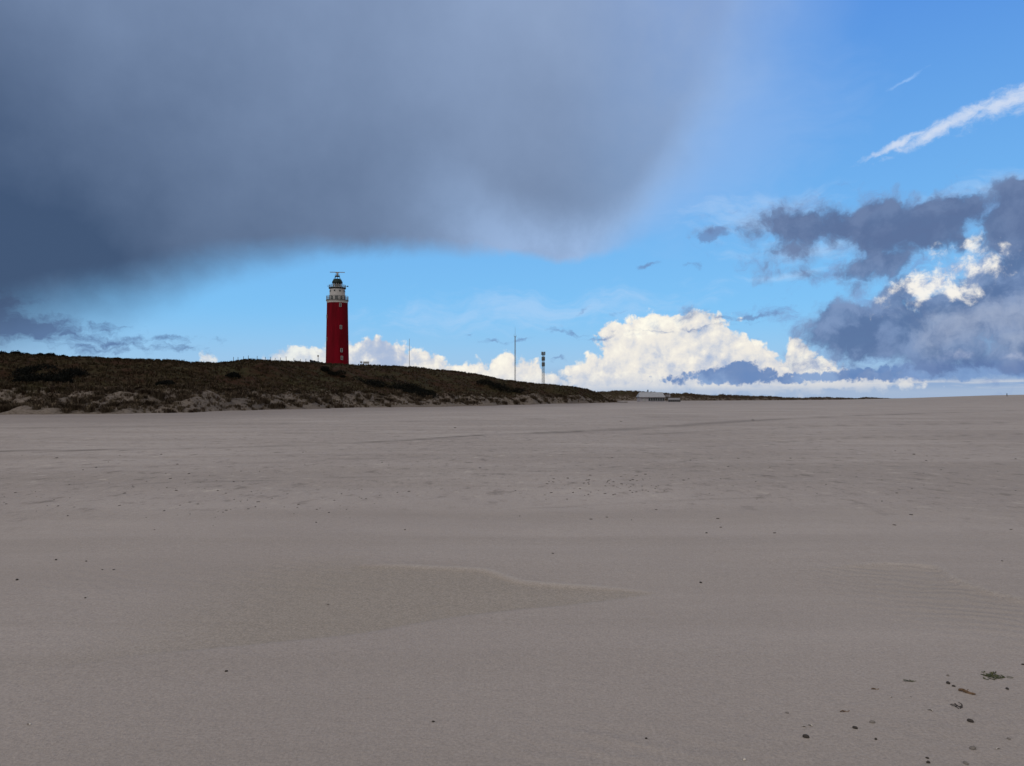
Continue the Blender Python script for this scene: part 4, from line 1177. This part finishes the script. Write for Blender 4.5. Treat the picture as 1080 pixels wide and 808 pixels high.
def place(me, name, px, py, size, label, cat, rz=None, sink=0.25, sc=(1, 1, 1), group=None):
    x, y = ground_pt(px, py); s = size * 0.86 * y / F_PX / 2
    o = bpy.data.objects.new(name, me); COL.objects.link(o)
    o.location = (x, y, gz(x, y) + s * sink); o.scale = (s * sc[0], s * sc[1], s * sc[2]); o.rotation_euler = (0, 0, random.uniform(0, 6.28) if rz is None else rz)
    return tag(o, label, cat, group)
ST = [stone_mesh('pebble', 40 + i, 0.55 + 0.1 * (i % 3), M['pebble']) for i in range(4)]
SG = [stone_mesh('pebble', 50 + i, 0.5, M['pebble_grey'], 0.3) for i in range(3)]
SH = shell_mesh('shell', M['shell'])
finds = [
 ('p', 901.8, 768, 6.5, 'roundest black pebble, between the two pale shell pieces and the lone bottom pebbles'),
 ('p', 850, 777.5, 8, 'broad dark pebble just below the pair of pale shell flakes'),
 ('p', 979, 804.5, 5, 'black pebble at the bottom edge, lower of a touching pair'),
 ('p', 978, 799.8, 4.5, 'black pebble at the bottom edge, upper of a touching pair'),
 ('p', 1023.5, 761.3, 8, 'dark oval pebble midway below the driftwood stick'),
 ('g', 1026, 789.7, 9, 'large grey pebble with pale rim of sand near the bottom right corner'),
 ('p', 1000, 721.2, 5.5, 'dark pebble left of the driftwood stick, larger of two side by side'),
 ('p', 1005.8, 724.2, 4.5, 'dark pebble touching the left end of the driftwood stick'),
 ('g', 999.8, 712.8, 4.5, 'small grey pebble above the two dark ones near the driftwood'),
 ('g', 920, 762, 7, 'flat grey pebble up and right of the roundest black pebble'),
 ('p', 923.8, 779.8, 4, 'tiny dark pebble alone below the flat grey pebble'),
 ('g', 960.6, 735.4, 2.2, 'speck-sized grey pebble below the small green weed scrap'),
 ('p', 1062.4, 727, 5, 'dark pebble below the green seaweed clump'),
 ('g', 1064, 779.8, 5, 'grey pebble near the right edge above the white shell'),
 ('g', 1018.6, 805.5, 7, 'grey pebble half cut by the bottom edge of the view'),
 ('p', 1079, 701.5, 4, 'dark pebble at the very right edge above the green seaweed'),
 ('g', 830, 752, 4, 'small grey pebble furthest left of the bottom right scatter'),
 ('s', 848, 766.3, 5, 'left one of two pale shell flakes lying together'),
 ('s', 855, 765.2, 5.5, 'right one of two pale shell flakes lying together'),
 ('s', 981.5, 749.5, 6, 'pale shell between the black pebble row and the driftwood stick'),
 ('s', 1052.3, 790, 4.5, 'whitest little shell near the bottom right corner'),
 ('s', 939.6, 735.8, 3.5, 'tiny pale shell below and left of the small green weed scrap'),
 ('s', 785, 801, 6, 'pale shell half buried at the bottom edge, left of the scatter'),
 ('s', 31, 764.5, 6, 'pale shell lying alone at the lower left'),
 ('p', 457, 761.5, 4, 'lone dark pebble at the bottom centre of the sand'),
 ('p', 238.7, 708.8, 4, 'lone dark pebble on smooth sand below the hollow, left side'),
 ('p', 681.5, 779, 3.2, 'lone dark pebble left of the wind-roughened patch at the bottom'),
 ('p', 18, 612, 4.5, 'dark pebble at the left edge of the sand, level with the wind edge'),
 ('p', 59, 591, 3.4, 'dark pebble up and right of the one at the left edge'),
 ('p', 739, 615, 3.8, 'dark pebble just right of the pointed end of the coarse sand hollow'),
 ('g', 346, 636, 4, 'grey pebble lying in the coarse sand of the hollow'),
 ('p', 90, 632, 3, 'tiny dark pebble on bare sand left of the hollow'),
]
for i, (k_, px, py, s_, lab) in enumerate(finds):
    if k_ == 'p': place(ST[i % 4], 'pebble', px, py, s_, lab, 'pebble', sink=0.25)
    elif k_ == 'g': place(SG[i % 3], 'pebble', px, py, s_, lab, 'pebble', sink=0.18)
    else: place(SH, 'shell', px, py, s_, lab, 'shell', sink=0.05)
# drift wood
def twig(px0, py0, px1, py1, r, label, mat, name='driftwood'):
    x0, y0 = ground_pt(px0, py0); x1, y1 = ground_pt(px1, py1); c = Vector(((x0 + x1) / 2, (y0 + y1) / 2, 0)); c.z = gz(c.x, c.y)
    mb = MB(); n = 7; pts = []
    for i in range(n + 1):
        t = i / n; p_ = Vector((x0 + (x1 - x0) * t, y0 + (y1 - y0) * t, c.z + r * 0.6 + 0.004 * math.sin(t * 7))) - c
        p_ += Vector((random.uniform(-1, 1), random.uniform(-1, 1), random.uniform(-.3, .3))) * r * 0.35; pts.append(p_)
    for i in range(n): mb.tube(pts[i], pts[i + 1], r * (0.75 + 0.35 * math.sin(i / n * 3.14)), r * (0.75 + 0.35 * math.sin((i + 1) / n * 3.14)) * (0.5 if i == n - 1 else 1), 8)
    mb.tube(pts[3], pts[3] + Vector((r * 3, r * 2, r * 1.0)), r * 0.4, r * 0.2, 6)
    o = mb.build(name, mat, None, True); o.location = c; return tag(o, label, 'driftwood')
twig(1011, 728.5, 1029, 733.5, 0.008, 'brown driftwood stick lying below the green seaweed', M['driftwood'])
twig(886, 751, 896, 750.2, 0.003, 'thin dark twig above and left of the flat grey pebble', M['driftwood'])
twig(919, 727.3, 927, 727.3, 0.003, 'thin dark twig left of the small green weed scrap', M['driftwood'])
# seaweed
def weed(px, py, w_px, h_px, n, label, seed, mat):
    rs = random.Random(seed); x, y = ground_pt(px, py); s = y / F_PX; mb = MB()
    for i in range(n):
        a = rs.uniform(0, 6.28); cx_ = rs.gauss(0, 0.28) * w_px * s; cy_ = rs.gauss(0, 0.28) * h_px * s * y / EYE
        p_ = Vector((cx_, cy_, 0.002)); d = Vector((math.cos(a), math.sin(a), 0))
        wd = rs.uniform(0.0015, 0.004)
        for q in range(5):
            ln = rs.uniform(0.004, 0.009); d2 = (d + Vector((rs.uniform(-.7, .7), rs.uniform(-.7, .7), rs.uniform(-.3, .2)))).normalized(); p2 = p_ + d2 * ln; p2.z = max(0.001, p2.z)
            sd_ = d2.cross(Vector((0, 0, 1))).normalized() * wd
            up = Vector((0, 0, 0.001))
            mb.add([p_ - sd_, p_ + sd_, p2 + sd_ * .9, p2 - sd_ * .9, p_ - sd_ + up, p_ + sd_ + up, p2 + sd_ * .9 + up, p2 - sd_ * .9 + up], [(0, 3, 2, 1), (4, 5, 6, 7), (0, 1, 5, 4), (2, 3, 7, 6), (1, 2, 6, 5), (3, 0, 4, 7)])
            p_, d = p2, d2
    o = mb.build('seaweed', mat); o.location = (x, y, gz(x, y)); return tag(o, label, 'seaweed')
weed(1046, 713, 20, 5.5, 60, 'green seaweed clump on the sand near the right edge', 1, M['weed'])
weed(960.8, 719, 4, 2.5, 8, 'small green weed scrap, left of the driftwood stick', 2, M['weed'])
weed(1011, 745.5, 8, 2, 9, 'sparse olive weed scrap just below the driftwood stick', 3, M['weed_dark'])

# scattered crumbs of wrack further up the beach, each one a thing
rs = random.Random(99)
cr = [stone_mesh('wrack_crumb', 70 + i, 0.6, M['weed_dark'], 0.5) for i in range(3)]
spots = [(640, 545), (666, 548), (692, 537), (745, 562), (760, 556), (817, 563), (961, 543), (943, 554), (583, 584), (1057, 593), (623, 547), (757, 547), (794, 443), (548, 543), (334, 538), (247, 527), (200, 530), (120, 601), (108, 601), (91, 592), (480, 451), (427, 559), (1066, 558), (964, 479), (655, 445), (170, 479)]
while len(spots) < 240:
    c = rs.random()
    if c < 0.30: px, py = rs.gauss(640, 42), rs.gauss(512, 7)
    elif c < 0.55: px, py = rs.gauss(300, 70), rs.gauss(530, 10)
    elif c < 0.75: px, py = rs.uniform(0, 230), rs.gauss(520, 18)
    elif c < 0.90: px, py = rs.uniform(0, 1080), rs.uniform(470, 530)
    else: px, py = rs.uniform(700, 1080), rs.uniform(480, 530)
    if -10 < px < 1090 and 462 < py < 600: spots.append((px, py))
for i, (px, py) in enumerate(spots):
    big_ = i < 26
    place(cr[i % 3], 'wrack_crumb', px, py, (rs.uniform(2.4, 3.6) if big_ else rs.uniform(1.3, 3.0)), 'small dark crumb of wrack scattered on the open sand in the middle distance', 'wrack', sink=0.1, sc=(1.25, 0.9, 0.6), group='wrack crumbs on the middle beach')
